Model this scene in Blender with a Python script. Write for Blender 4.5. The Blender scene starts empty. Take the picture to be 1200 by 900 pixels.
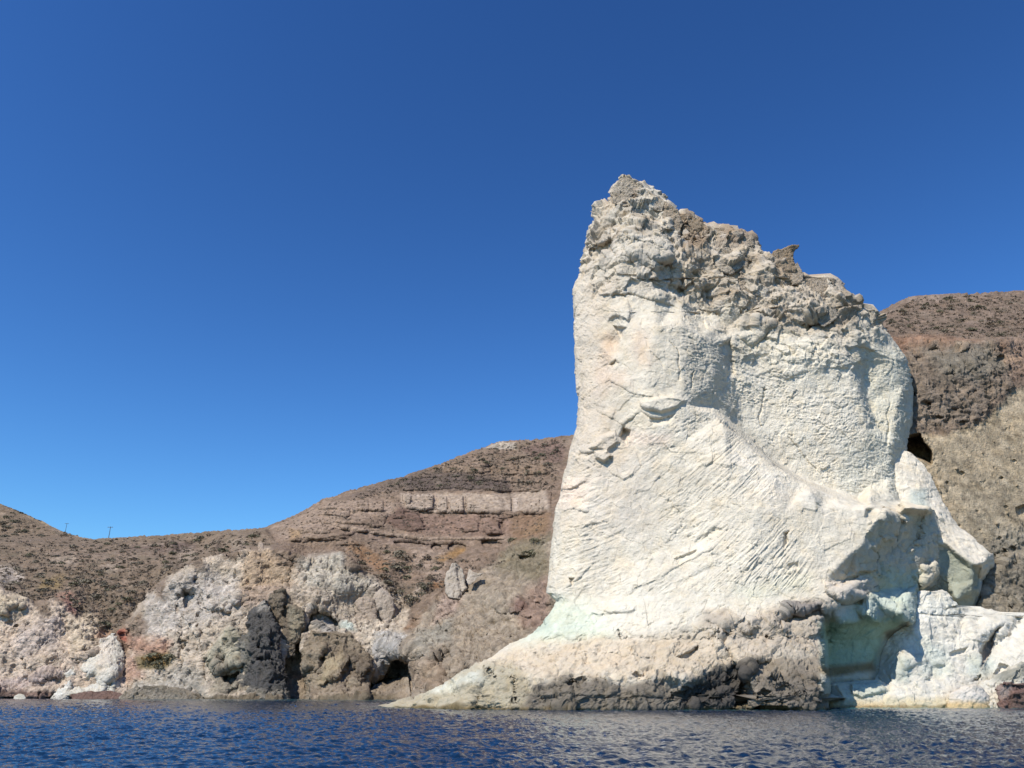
import bpy, math, random, time
import numpy as np
from mathutils import Vector
from mathutils.geometry import delaunay_2d_cdt

T0 = time.time()
random.seed(5)
S = bpy.context.scene
C = S.collection

# ------------------------------------------------------------------ camera, sky, sun, exposure
CAM_H, FOC, PITCH = 2.2, 942.0, math.radians(20.7)
cd = bpy.data.cameras.new('camera')
cam = bpy.data.objects.new('camera', cd); C.objects.link(cam)
cam.location = (0, 0, CAM_H); cam.rotation_euler = (math.pi/2 + PITCH, 0, 0)
cd.sensor_width = 36; cd.lens = 36*FOC/1200; cd.clip_start = .1; cd.clip_end = 20000
S.camera = cam

SUN = Vector((-.40, -.46, .79)).normalized()         # towards the sun
EL = math.asin(SUN.z); AZ = math.atan2(SUN.x, SUN.y)
w = bpy.data.worlds.new('World'); S.world = w; w.use_nodes = True
nt = w.node_tree; bg = nt.nodes['Background']
sky = nt.nodes.new('ShaderNodeTexSky'); sky.sky_type = 'NISHITA'; sky.sun_disc = False
sky.sun_elevation = EL; sky.sun_rotation = AZ
sky.altitude = 0; sky.air_density = 1.3; sky.dust_density = 0; sky.ozone_density = 10.0
gam = nt.nodes.new('ShaderNodeGamma'); gam.inputs[1].default_value = 1.6      # deep, saturated summer sky
nt.links.new(sky.outputs[0], gam.inputs[0]); wb = nt.nodes.new('ShaderNodeVectorMath'); wb.operation = 'MULTIPLY'; wb.inputs[1].default_value = (.98, 1.06, .98)      # white balance
nt.links.new(gam.outputs[0], wb.inputs[0]); nt.links.new(wb.outputs[0], bg.inputs[0]); bg.inputs[1].default_value = 0.05
sd_ = bpy.data.lights.new('sun', 'SUN'); sd_.energy = 5.0; sd_.angle = math.radians(.5); sd_.color = (1, .94, .835)
sun = bpy.data.objects.new('sun', sd_); C.objects.link(sun); sun.location = (-200, -200, 350)
sun.rotation_euler = SUN.to_track_quat('Z', 'Y').to_euler()
S.view_settings.view_transform = 'Standard'; S.view_settings.look = 'None'
S.view_settings.exposure = 0.18; S.view_settings.gamma = 1
S.render.engine = 'CYCLES'; S.cycles.max_bounces = 8; S.cycles.diffuse_bounces = 5

# ------------------------------------------------------------------ small maths
CP, SP = math.cos(PITCH), math.sin(PITCH)
def P3(u, v, Y):
    """the point at depth Y seen in direction u, v"""
    u = np.asarray(u, float); v = np.asarray(v, float)
    xc = (u-600)/FOC; yc = (450-v)/FOC
    yw = CP - yc*SP; zw = SP + yc*CP; k = Y/yw
    return np.stack([xc*k, np.broadcast_to(Y, k.shape), CAM_H + zw*k], -1)
def wY(v):
    yc = (450-v)/FOC
    return CAM_H*(CP - yc*SP)/-(SP + yc*CP)
def sstep(x, a, b):
    t = np.clip((x-a)/(b-a), 0, 1); return t*t*(3-2*t)

def _hash(i, j, k, seed):
    h = (i.astype(np.uint32)*np.uint32(374761393)) ^ (j.astype(np.uint32)*np.uint32(668265263)) ^ (k.astype(np.uint32)*np.uint32(2147483629)) ^ np.uint32((seed*2654435761) & 0xffffffff)
    h = (h ^ (h >> np.uint32(13)))*np.uint32(1274126177)
    h = (h ^ (h >> np.uint32(16)))*np.uint32(2246822519)
    return h ^ (h >> np.uint32(15))
def _rnd(h): return (h & np.uint32(0xffffff)).astype(np.float32)/np.float32(0xffffff)
def noise(p, seed=0):
    """gradient noise, about -1..1; p (N,3)"""
    p = np.asarray(p, np.float32)
    f0 = np.floor(p); i = f0.astype(np.int64); f = p - f0
    t = f*f*f*(f*(f*6-15)+10)
    out = 0
    for dx in (0, 1):
        wx = t[:, 0] if dx else 1-t[:, 0]
        for dy in (0, 1):
            wy = t[:, 1] if dy else 1-t[:, 1]
            for dz in (0, 1):
                wz = t[:, 2] if dz else 1-t[:, 2]
                h = _hash(i[:, 0]+dx, i[:, 1]+dy, i[:, 2]+dz, seed)
                gx = ((h & np.uint32(1023)).astype(np.float32)/511.5-1)
                gy = (((h >> np.uint32(10)) & np.uint32(1023)).astype(np.float32)/511.5-1)
                gz = (((h >> np.uint32(20)) & np.uint32(1023)).astype(np.float32)/511.5-1)
                out = out + wx*wy*wz*(gx*(f[:, 0]-dx)+gy*(f[:, 1]-dy)+gz*(f[:, 2]-dz))
    return out*1.35
def fbm(p, f, o=4, seed=0, gain=.5, lac=2.03):
    s = 0; a = 1; t = 0
    for k in range(o):
        s = s + a*noise(p*(f*lac**k)+k*17.3, seed+k); t += a; a *= gain
    return s/t
def ridged(p, f, o=4, seed=0, gain=.5):
    s = 0; a = 1; t = 0
    for k in range(o):
        s = s + a*(1-2*np.abs(noise(p*(f*2.07**k)+k*11.7, seed+k))); t += a; a *= gain
    return s/t
def cells(p, f, seed=0, tilt=1.0, want='facet'):
    """blocky broken rock: every Voronoi cell is a tilted plane; also the distance to the cell's border"""
    q = np.asarray(p*f, np.float32)
    i = np.floor(q).astype(np.int64)
    F1 = np.full(len(q), 9, np.float32); F2 = F1.copy(); val = np.zeros(len(q), np.float32)
    for dx in (-1, 0, 1):
        for dy in (-1, 0, 1):
            for dz in (-1, 0, 1):
                a, b, c = i[:, 0]+dx, i[:, 1]+dy, i[:, 2]+dz
                h1 = _hash(a, b, c, seed); h2 = _hash(a, b, c, seed+101)
                sx = a + (h1 & np.uint32(1023)).astype(np.float32)/1023
                sy = b + ((h1 >> np.uint32(10)) & np.uint32(1023)).astype(np.float32)/1023
                sz = c + ((h1 >> np.uint32(20)) & np.uint32(1023)).astype(np.float32)/1023
                ex, ey, ez = q[:, 0]-sx, q[:, 1]-sy, q[:, 2]-sz
                d = (ex*ex+ey*ey+ez*ez).astype(np.float32)
                gx = ((h2 & np.uint32(255)).astype(np.float32)/127.5-1)
                gy = (((h2 >> np.uint32(8)) & np.uint32(255)).astype(np.float32)/127.5-1)
                gz = (((h2 >> np.uint32(16)) & np.uint32(255)).astype(np.float32)/127.5-1)
                o = (((h2 >> np.uint32(24)) & np.uint32(255)).astype(np.float32)/127.5-1)
                pl = (o*.6 + tilt*(gx*ex+gy*ey+gz*ez)).astype(np.float32)
                n = d < F1
                F2 = np.where(n, F1, np.minimum(F2, d)); val = np.where(n, pl, val); F1 = np.where(n, d, F1)
    return val, np.sqrt(F2)-np.sqrt(F1)

def planes(p, f, seed=0, K=7):
    """angular relief: a sum of piecewise linear folds in random directions, flat facets with sharp creases"""
    r = np.random.default_rng(seed); o = 0
    for k in range(K):
        n_ = r.normal(size=3); n_ /= np.linalg.norm(n_)
        tab = r.uniform(-1, 1, 4096).astype(np.float32)
        x = (p@n_)*f*r.uniform(.8, 1.3)+r.uniform(0, 999); i = np.floor(x).astype(np.int64); t = x-i
        o = o+tab[i & 4095]*(1-t)+tab[(i+1) & 4095]*t
    return (o*(1.25/math.sqrt(K))).astype(np.float32)
# ------------------------------------------------------------------ a canvas over part of the view direction space
class Canvas:
    def __init__(s, u0, v0, u1, v1, base, seed=0):
        s.u0, s.v0 = u0, v0; s.w, s.h = int(u1-u0)+1, int(v1-v0)+1
        s.U, s.V = np.meshgrid(np.arange(s.w)+u0, np.arange(s.h)+v0)
        s.Y = np.zeros((s.h, s.w)); s.col = np.empty((s.h, s.w, 3)); s.col[:] = base
        s.m = {}
        q = np.stack([s.U.ravel(), s.V.ravel(), np.zeros(s.U.size)+seed*3.7], -1)
        s.n1 = fbm(q, 1/14, 3, 70+seed).reshape(s.h, s.w)
        s.n2 = fbm(q, 1/55, 3, 90+seed).reshape(s.h, s.w)
    def tin(s, pts, blur=2):
        pts = [tuple(map(float, p)) for p in pts]
        for cu in (s.u0-5, s.u0+s.w+5):
            for cv in (s.v0-5, s.v0+s.h+5):
                k = min(pts, key=lambda p: (p[0]-cu)**2+(p[1]-cv)**2); pts.append((cu, cv, k[2]))
        r = delaunay_2d_cdt([Vector((p[0], p[1])) for p in pts], [], [], 0, 1e-5)
        vs, fs, ov = r[0], r[2], r[3]
        z = [pts[o[0]][2] for o in ov]
        out = np.full((s.h, s.w), np.nan)
        for f in fs:
            (a, b, c) = [(vs[i].x-s.u0, vs[i].y-s.v0, z[i]) for i in f]
            x0, x1 = max(0, int(min(a[0], b[0], c[0]))-1), min(s.w, int(max(a[0], b[0], c[0]))+2)
            y0, y1 = max(0, int(min(a[1], b[1], c[1]))-1), min(s.h, int(max(a[1], b[1], c[1]))+2)
            if x1 <= x0 or y1 <= y0: continue
            X, Yg = np.meshgrid(np.arange(x0, x1), np.arange(y0, y1))
            d = (b[1]-c[1])*(a[0]-c[0])+(c[0]-b[0])*(a[1]-c[1])
            if abs(d) < 1e-9: continue
            l1 = ((b[1]-c[1])*(X-c[0])+(c[0]-b[0])*(Yg-c[1]))/d
            l2 = ((c[1]-a[1])*(X-c[0])+(a[0]-c[0])*(Yg-c[1]))/d
            l3 = 1-l1-l2
            ok = (l1 >= -1e-6) & (l2 >= -1e-6) & (l3 >= -1e-6)
            out[y0:y1, x0:x1][ok] = (l1*a[2]+l2*b[2]+l3*c[2])[ok]
        out[np.isnan(out)] = np.nanmean(out)
        return blur2(out, blur)
    def win(s, pts, pad):
        us = [p[0] for p in pts]; vs = [p[1] for p in pts]
        x0 = max(0, int(min(us)-pad-s.u0)); x1 = min(s.w, int(max(us)+pad-s.u0)+1)
        y0 = max(0, int(min(vs)-pad-s.v0)); y1 = min(s.h, int(max(vs)+pad-s.v0)+1)
        return slice(y0, y1), slice(x0, x1)
    def sdf(s, poly, pad=30, rag=0):
        """signed distance in px, inside negative"""
        w_ = s.win(poly, pad+abs(rag)); x = s.U[w_]; y = s.V[w_]
        d = np.full(x.shape, 1e9); sign = np.zeros(x.shape, bool)
        for (ax, ay), (bx, by) in zip(poly, poly[1:]+poly[:1]):
            ex, ey = bx-ax, by-ay; L = ex*ex+ey*ey+1e-9
            t = np.clip(((x-ax)*ex+(y-ay)*ey)/L, 0, 1)
            d = np.minimum(d, (x-ax-t*ex)**2+(y-ay-t*ey)**2)
            if ay != by:
                sign ^= ((ay > y) != (by > y)) & (x < (bx-ax)*(y-ay)/(by-ay)+ax)
        d = np.sqrt(d)*np.where(sign, -1, 1)
        if rag: d = d + rag*(s.n1[w_]*1.2+s.n2[w_]*.8)
        return d, w_
    def dent(s, poly, amt, soft=3, rag=1.5, tiltu=0, tiltv=0):
        d, w_ = s.sdf(poly, soft+8, rag)
        cu = sum(p[0] for p in poly)/len(poly); cv = sum(p[1] for p in poly)/len(poly)
        a = amt + tiltu*(s.U[w_]-cu) + tiltv*(s.V[w_]-cv)
        s.Y[w_] += a*(1-sstep(d, -soft, soft*.4))
    def paint(s, poly, col, soft=8, rag=6, a=1.0):
        d, w_ = s.sdf(poly, soft+20, rag)
        k = (a*(1-sstep(d, -soft, soft)))[..., None]
        s.col[w_] = s.col[w_]*(1-k)+np.array(col)*k
    def mask(s, name, poly, val=1, soft=12, rag=4):
        if name not in s.m: s.m[name] = np.zeros((s.h, s.w))
        d, w_ = s.sdf(poly, soft+20, rag)
        k = 1-sstep(d, -soft, soft)
        s.m[name][w_] = s.m[name][w_]*(1-k)+val*k
    def crack(s, line, depth=.5, wd=1.5, rag=2):
        w_ = s.win(line, 12); x = s.U[w_]+s.n1[w_]*rag*2; y = s.V[w_]+np.roll(s.n1, 9, 0)[w_]*rag*2
        d = np.full(x.shape, 1e9)
        for (ax, ay), (bx, by) in zip(line, line[1:]):
            ex, ey = bx-ax, by-ay; L = ex*ex+ey*ey+1e-9
            t = np.clip(((x-ax)*ex+(y-ay)*ey)/L, 0, 1)
            d = np.minimum(d, (x-ax-t*ex)**2+(y-ay-t*ey)**2)
        s.Y[w_] += depth*(1-sstep(np.sqrt(d), 0, wd*1.5))
    def step(s, line, amt, fall=14, edge=2, rag=1.5):
        """a ledge: just above the line the rock stands amt nearer, fading upward"""
        w_ = s.win(line, fall+10); x = s.U[w_]+0.; y = s.V[w_]+s.n1[w_]*rag*2
        lu = np.array([p[0] for p in line], float); lv = np.array([p[1] for p in line], float)
        d = np.interp(x, lu, lv)-y
        ends = sstep(x, lu[0]-4, lu[0]+6)*(1-sstep(x, lu[-1]-6, lu[-1]+4))
        s.Y[w_] -= amt*ends*sstep(d, -edge, 0.2)*(1-sstep(d, 0, fall))
    def at(s, arr, u, v):
        x = np.clip(u-s.u0, 0, s.w-1.001); y = np.clip(v-s.v0, 0, s.h-1.001)
        i = x.astype(int); j = y.astype(int); fx = x-i; fy = y-j
        if arr.ndim == 3: fx = fx[..., None]; fy = fy[..., None]
        return (arr[j, i]*(1-fx)+arr[j, i+1]*fx)*(1-fy)+(arr[j+1, i]*(1-fx)+arr[j+1, i+1]*fx)*fy
    def get(s, name, u, v):
        return s.at(s.m[name], u, v) if name in s.m else np.zeros(u.shape)
def blur2(a, r):
    if r <= 0: return a
    n = int(r*3)+1; k = np.exp(-.5*(np.arange(-n, n+1)/r)**2); k /= k.sum()
    for ax in (0, 1):
        p = np.pad(a, [(n, n) if q == ax else (0, 0) for q in (0, 1)], mode='edge')
        o = 0
        for t in range(2*n+1):
            o = o + k[t]*(p[t:t+a.shape[0]] if ax == 0 else p[:, t:t+a.shape[1]])
        a = o
    return a

# ------------------------------------------------------------------ meshes and materials
def grid_mesh(name, P, wrap, col=None, mat=None, parent=None, cap=False):
    R, N = P.shape[:2]
    idx = np.arange(R*N).reshape(R, N)
    nx = np.roll(idx, -1, 1) if wrap else idx[:, 1:]
    cu = idx if wrap else idx[:, :-1]
    q = np.stack([cu[:-1], cu[1:], nx[1:], nx[:-1]], -1).reshape(-1, 4)
    return raw_mesh(name, P.reshape(-1, 3), q, None if col is None else col.reshape(-1, 3), mat, parent)
def raw_mesh(name, V, F, col=None, mat=None, parent=None, smooth=True):
    me = bpy.data.meshes.new(name); k = F.shape[1]
    me.vertices.add(len(V)); me.vertices.foreach_set('co', np.ascontiguousarray(V, np.float32).ravel())
    me.loops.add(F.size); me.loops.foreach_set('vertex_index', np.ascontiguousarray(F, np.int32).ravel())
    me.polygons.add(len(F)); me.polygons.foreach_set('loop_start', np.arange(0, F.size, k, dtype=np.int32))
    me.polygons.foreach_set('use_smooth', np.full(len(F), smooth))
    if col is not None:
        at = me.color_attributes.new('Col', 'FLOAT_COLOR', 'POINT')
        c = np.ones((len(V), 4), np.float32); c[:, :3] = np.clip(col, .004, .95); at.data.foreach_set('color', c.ravel())
    me.update(calc_edges=True)
    if mat: me.materials.append(mat)
    o = bpy.data.objects.new(name, me); C.objects.link(o)
    if parent: o.parent = parent
    return o
def tag(o, label=None, cat=None, group=None, kind=None):
    for k, x in (('label', label), ('category', cat), ('group', group), ('kind', kind)):
        if x: o[k] = x
    return o
def grid_normals(P, wrap):
    if wrap:
        du = np.roll(P, -1, 1)-np.roll(P, 1, 1)
    else:
        du = np.gradient(P, axis=1)
    dv = np.gradient(P, axis=0)
    n = np.cross(dv, du)
    return n/(np.linalg.norm(n, axis=-1, keepdims=True)+1e-9)

def rock_mat(name, scale=1.0, bump=.8, vary=.2, rough=.95, crack=.5):
    m = bpy.data.materials.new(name); m.use_nodes = True
    n = m.node_tree.nodes; l = m.node_tree.links; b = n['Principled BSDF']
    b.inputs['Roughness'].default_value = rough; b.inputs['Specular IOR Level'].default_value = .12
    at = n.new('ShaderNodeAttribute'); at.attribute_name = 'Col'
    tc = n.new('ShaderNodeTexCoord')
    def nz(sc, det, rg=.6, kind='FBM'):
        t = n.new('ShaderNodeTexNoise'); t.noise_type = kind; t.inputs['Scale'].default_value = sc; t.inputs['Detail'].default_value = det
        t.inputs['Roughness'].default_value = rg; l.new(tc.outputs['Object'], t.inputs['Vector']); return t
    def rng_(x, a, b_, c, d):
        r = n.new('ShaderNodeMapRange'); l.new(x, r.inputs[0])
        for i, y in enumerate((a, b_, c, d)): r.inputs[1+i].default_value = y
        return r.outputs[0]
    def mad(x, k, y):
        t = n.new('ShaderNodeMath'); t.operation = 'MULTIPLY_ADD'; l.new(x, t.inputs[0]); t.inputs[1].default_value = k
        if y is None: t.inputs[2].default_value = 0
        else: l.new(y, t.inputs[2])
        return t.outputs[0]
    # mineral speckle and blotches
    a = nz(1.1*scale, 10, .75); g = nz(7*scale, 4, .7)
    k = n.new('ShaderNodeMath'); k.operation = 'MULTIPLY'; l.new(rng_(a.outputs[0], .3, .7, 1-vary, 1+vary), k.inputs[0]); l.new(rng_(g.outputs[0], .3, .7, 1-vary*.8, 1+vary*.8), k.inputs[1])
    mx = n.new('ShaderNodeVectorMath'); mx.operation = 'SCALE'; l.new(at.outputs['Color'], mx.inputs[0]); l.new(k.outputs[0], mx.inputs['Scale'])
    wm = nz(.5*scale, 6, .65); tint = n.new('ShaderNodeMix'); tint.data_type = 'RGBA'; tint.blend_type = 'MULTIPLY'
    l.new(rng_(wm.outputs[0], .45, .7, 0, .7), tint.inputs[0]); l.new(mx.outputs[0], tint.inputs[6]); tint.inputs[7].default_value = (1, .93, .82, 1)
    l.new(tint.outputs[2], b.inputs['Base Color'])
    # relief finer than the mesh: broken grain, pits, hairline cracks
    h1 = nz(1.9*scale, 9, .7); h2 = nz(5.5*scale, 6, .65)
    vo = n.new('ShaderNodeTexVoronoi'); vo.feature = 'DISTANCE_TO_EDGE'; vo.inputs['Scale'].default_value = 1.15*scale
    wv = n.new('ShaderNodeVectorMath'); wv.operation = 'MULTIPLY_ADD'; l.new(h1.outputs['Color'], wv.inputs[0]); wv.inputs[1].default_value = (.9, .9, .9); l.new(tc.outputs['Object'], wv.inputs[2]); l.new(wv.outputs[0], vo.inputs['Vector'])
    v2 = n.new('ShaderNodeTexVoronoi'); v2.feature = 'F1'; v2.inputs['Scale'].default_value = 3.6*scale; l.new(wv.outputs[0], v2.inputs['Vector'])
    h = mad(h1.outputs[0], 1.0, None); h = mad(h2.outputs[0], .35, h); h = mad(rng_(vo.outputs[0], 0, .06, 0, 1), .10*crack, h); h = mad(v2.outputs[0], .16, h)
    bp = n.new('ShaderNodeBump'); bp.inputs['Strength'].default_value = bump; bp.inputs['Distance'].default_value = .9/scale
    l.new(h, bp.inputs['Height']); l.new(bp.outputs[0], b.inputs['Normal'])
    return m
M_WHITE = rock_mat('white_tuff', 1.0, .36, .07, crack=.2)
M_HILL = rock_mat('hill_rock', .7, .55, .20)
M_DARK = rock_mat('rough_rock', .85, .8, .2)

def scan(poly, vs):
    L = np.full(len(vs), 1e9); R = np.full(len(vs), -1e9)
    for (ax, ay), (bx, by) in zip(poly, poly[1:]+poly[:1]):
        lo, hi = min(ay, by), max(ay, by)
        if hi == lo: continue
        k = (vs >= lo) & (vs <= hi); x = ax+(bx-ax)*(vs-ay)/(by-ay)
        L[k] = np.minimum(L[k], x[k]); R[k] = np.maximum(R[k], x[k])
    bad = L > R; mid = np.interp(vs, vs[~bad], (L+R)[~bad]/2); L[bad] = mid[bad]; R[bad] = mid[bad]
    return L, R

def loft(poly, yfun, step=.8, back=10., nb=.3, edge_px=14, edge_m=2.):
    """a closed rock: front skin at depth yfun(u,v) inside the outline, rounded edges, and a bulging back"""
    v0 = min(p[1] for p in poly); v1 = max(p[1] for p in poly)
    vs = np.linspace(v0+.02, v1-.02, max(8, int((v1-v0)/step)))
    L, R = scan(poly, vs); W = np.maximum(R-L, .3)
    nf = int(np.percentile(W, 90)/step)+4; n2 = int(nf*nb)+4
    s = np.linspace(0, 1, nf)
    u = L[:, None]+W[:, None]*s[None]; v = np.repeat(vs[:, None], nf, 1)
    ep = np.minimum(edge_px, W*.45)[:, None]
    def rnd(d):
        t = np.clip(1-d/ep, 0, 1); return 1-np.sqrt(np.clip(1-t*t, 0, 1))
    Y = yfun(u, v)
    em = edge_m*np.clip(W/60, .15, 1)[:, None]
    Y = Y + em*(rnd(u-L[:, None])+rnd(R[:, None]-u))
    t = np.linspace(0, 1, n2+2)[1:-1]
    bu = R[:, None]-W[:, None]*t[None]; bv = np.repeat(vs[:, None], n2, 1)
    bt = back*np.clip(W/40, .1, 1)[:, None]
    bY = Y[:, -1:]*(1-t)+Y[:, :1]*t; bY = np.maximum(bY, np.repeat(Y.mean(1)[:, None], n2, 1)*.5+bY*.5) + bt*np.sqrt(np.clip(1-(2*t-1)**2, 0, 1))[None]
    U = np.concatenate([u, bu], 1); V = np.concatenate([v, bv], 1)
    return P3(U, V, np.concatenate([Y, bY], 1)), U, V
def close_caps(P):
    """tuck first and last rows to their centre so that the rock is closed"""
    a = P[:1].mean(1, keepdims=True); b = P[-1:].mean(1, keepdims=True)
    return np.concatenate([np.repeat(a, P.shape[1], 1), P, np.repeat(b, P.shape[1], 1)], 0)
def cap_col(c): return np.concatenate([c[:1], c, c[-1:]], 0)
def displace(P, D, wrap=True, sgn=None):
    n = grid_normals(P, wrap)
    return P + n*D[..., None]
def spacing(P, wrap=False):
    dv = np.linalg.norm(np.gradient(P, axis=0), axis=-1); du = np.linalg.norm(np.gradient(P, axis=1), axis=-1)
    if wrap: du[:, 0] = du[:, 1]; du[:, -1] = du[:, -2]
    return np.maximum(dv, du).ravel()
def lim(sp, lam):
    """fade relief of wavelength lam where the mesh is too coarse to carry it"""
    return sstep(lam/(sp+1e-6), 1.6, 3.6)
print('lib', time.time()-T0)
# ------------------------------------------------------------------ the white stack
PROF = [(208, 124), (300, 119), (400, 115), (480, 112), (600, 107), (700, 103), (750, 100.5), (775, 97), (795, 94), (815, 92.7), (832, 92), (845, 91.6)]
def prof(v): return np.interp(v, [p[0] for p in PROF], [p[1] for p in PROF])
STACK = [(729, 208), (737, 209), (745, 215), (766, 228), (780, 236), (793, 247), (809, 253), (828, 267), (843, 269), (862, 272), (882, 280), (884, 294), (898, 304),
         (912, 312), (928, 320), (943, 327), (960, 330), (976, 329), (988, 343), (998, 358), (999, 366), (1024, 366), (1029, 385), (1042, 393), (1062, 420), (1071, 458),
         (1071, 485), (1066, 516), (1060, 540), (1057, 560), (1061, 587), (1080, 593), (1097, 597), (1110, 618), (1114, 640), (1114, 673), (1101, 687), (1078, 697),
         (1072, 728), (1062, 738), (1044, 748), (1034, 770), (1028, 796), (1020, 812), (1000, 818), (974, 818), (969, 822), (967, 845), (436, 845), (436, 829), (460, 824), (490, 815), (520, 800), (548, 790), (575, 772),
         (595, 757), (610, 750), (625, 742), (640, 722), (650, 705), (640, 695), (643, 670), (645, 640), (650, 600), (660, 560), (676, 500), (677, 480), (674, 440), (673, 405), (671, 340),
         (680, 305), (697, 259), (703, 244), (714, 238), (720, 217)]
K = Canvas(420, 195, 1130, 850, (.58, .525, .425), 1)
HT = [0, .2, .4, .6, .8, 1]; HU_ = [836, 868, 900, 932, 966, 1004]; HV_ = [481, 509, 537, 559, 575, 588]; HL_ = [-2.2, -2.4, -2.6, -2.2, -1.6, -1.2]; HR_ = [1.0, 5.6, 7.0, 7.6, 8.2, 8.6]
offs = [
 # head and left edge
 (735, 209, 1), (700, 260, 3), (740, 250, -1), (780, 250, 1), (690, 300, 3), (730, 300, -1.5), (770, 300, -2), (795, 300, 0), (800, 345, 3.0), (680, 340, 3.5), (720, 345, -.5), (765, 340, -1.2),
 (674, 400, 4), (700, 400, 1.5), (720, 385, .2), (720, 400, 1.2), (705, 430, 1.6), (733, 385, -2.6), (735, 400, -2.6), (722, 425, -1.4), (770, 385, -4.4), (760, 430, -4.2), (800, 380, -4.0), (820, 395, -3.0), (838, 425, -1.0), (800, 440, -3.8), (830, 455, -1.4),
 (854, 400, 2.0), (860, 440, 3.6), (868, 480, 5.0), (849, 476, 2.2), (850, 380, 3.2), (820, 365, 3.8),
 (676, 480, 4), (700, 470, 1), (720, 480, -1), (760, 480, -3.6), (800, 475, -3.8),
 # crest
 (830, 270, 2), (830, 300, 1.2), (830, 340, 2.5), (880, 290, 2.5), (880, 330, 1.6), (880, 370, 2.8), (930, 300, 3), (920, 340, 2), (925, 380, 2.6), (975, 335, 4), (960, 370, 2.8), (995, 370, 5), (1000, 395, 4), (1025, 370, 7),
 # upper wall
 (880, 410, 3.6), (920, 420, 3.0), (960, 420, 3.0), (985, 425, 3.4), (1003, 425, 4.4), (1012, 430, 7.4), (1008, 470, 5.2), (1017, 470, 8.2), (1025, 500, 8.2), (1016, 505, 6.4), (1045, 425, 7.4), (1060, 450, 9.0), (1070, 470, 11), (1050, 480, 8), (1045, 520, 8), (1062, 520, 10),
 (900, 460, 4.8), (940, 470, 4.6), (980, 480, 5.0), (900, 510, 6.2), (940, 530, 6.6), (980, 540, 7.0), (1005, 545, 7.6), (1030, 545, 8.6), (960, 560, 7.6), (1020, 570, 8.8), (1040, 560, 9.6), (1056, 575, 10), (1058, 587, 10), (1040, 590, 6.5),
 # top of the apron hump against the wall
 *[x for a in np.linspace(0, 1, 24) for x in ((np.interp(a, HT, HU_), np.interp(a, HT, HV_)+2, np.interp(a, HT, HL_)), (np.interp(a, HT, HU_)+1, np.interp(a, HT, HV_)-2, np.interp(a, HT, HR_)))],
 (900, 560, -4.2), (950, 580, -3.6), (985, 593, -3.2),
 (850, 500, -3.8), (850, 540, -4.6), (880, 550, -4.6), (860, 590, -4.4), (884, 600, -4.8), (920, 600, -4.0), (960, 600, -3.6), (1000, 598, -3.6), (1018, 595, -3.6),
 # left of the apron
 (660, 560, 3.5), (690, 530, 0), (700, 560, 0), (650, 610, 3.5), (680, 610, .4), (720, 600, -.6), (760, 540, -1.8), (760, 600, -1.2), (800, 520, -2.8), (810, 580, -2.6),
 (646, 650, 3.5), (680, 660, 1), (720, 660, .4), (760, 650, -.8), (800, 640, -1.6), (840, 640, -3.0), (880, 650, -4.0), (920, 650, -3.6), (950, 650, -3.4), (968, 660, -3),
 (643, 695, 3), (660, 700, 1.6), (700, 700, .4), (750, 700, -1.0), (800, 690, -2.2), (850, 690, -3.2), (900, 690, -3.5), (940, 690, -3.2),
 (620, 745, 2.5), (660, 740, .2), (720, 745, -1.4), (780, 735, -2.6), (840, 725, -3.4), (890, 715, -3.4),
 # the shaded facet
 (1038, 599, -3.8), (1012, 636, -3.8), (986, 660, -3.4), (969, 677, -3.0), (1034, 598, -3.9), (1050, 602, 1.6), (1062, 602, 3.2), (1080, 603, 5.2), (1097, 603, 7.0), (1060, 594, -1.0), (1090, 595, 2.0),
 (1040, 640, 3.2), (1020, 670, 2.0), (990, 685, .6), (1060, 650, 5.6), (1040, 690, 5.0), (1073, 690, 8), (1095, 640, 7.6), (1112, 630, 9), (1112, 672, 11), (1098, 685, 10), (1070, 620, 5.2), (1050, 620, 2.6), (1023, 694, 3.6),
 # broken ground by the alcove, alcove block
 (970, 690, -3.4), (995, 690, -2.8), (1020, 700, -.2), (975, 712, -2.8), (1000, 712, .6), (1030, 708, 1.6), (1060, 705, 4), (1070, 715, 5.5), (985, 727, -1.4), (1020, 724, -.6), (1055, 718, 1.0), (1070, 735, 3.2),
 (970, 735, 4), (985, 734, 2.6), (1020, 730, 3.2), (1052, 726, 4.4), (972, 760, 8), (1000, 760, 8.2), (1025, 765, 8.8), (972, 790, 12.3), (1000, 790, 12.6), (1026, 790, 12.8), (1042, 755, 8.4), (1060, 736, 7), (1040, 735, 5), (973, 812, 14.6), (1000, 814, 14.8), (1018, 812, 14.8),
 # dark lower rock
 (964, 715, -3.4), (960, 740, -3.6), (964, 770, -2.2), (966, 800, -1.4), (967, 832, -1.4), (960, 830, -1.5), (900, 735, -4.2), (930, 712, -3.8), (880, 730, -3.8), (920, 765, -3.2), (900, 790, -2.1), (880, 800, -1.6), (890, 830, -.8), (930, 830, -1.7), (940, 800, -2),
 (872, 800, 1.6), (850, 800, .6), (850, 830, 1.6), (874, 828, 2.2), (830, 790, -.5), (800, 805, -.6), (800, 830, .4), (750, 800, -.6), (750, 830, -.2), (700, 800, 0), (700, 830, 0),
 (830, 735, -3.6), (800, 760, -2.4), (850, 750, -3.2), (760, 765, -1.8), (700, 770, -.8),
 (650, 790, .6), (650, 830, .2), (600, 770, 3), (600, 800, 1.8), (600, 831, .4), (560, 790, 3.5), (560, 812, 3), (545, 831, 2), (500, 815, 8.5), (500, 829.5, 7), (460, 825, 13), (440, 829, 15), (436, 845, 15.5), (480, 845, 10), (560, 845, 3)]
K.Y = K.tin(offs, 1.6)
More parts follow.
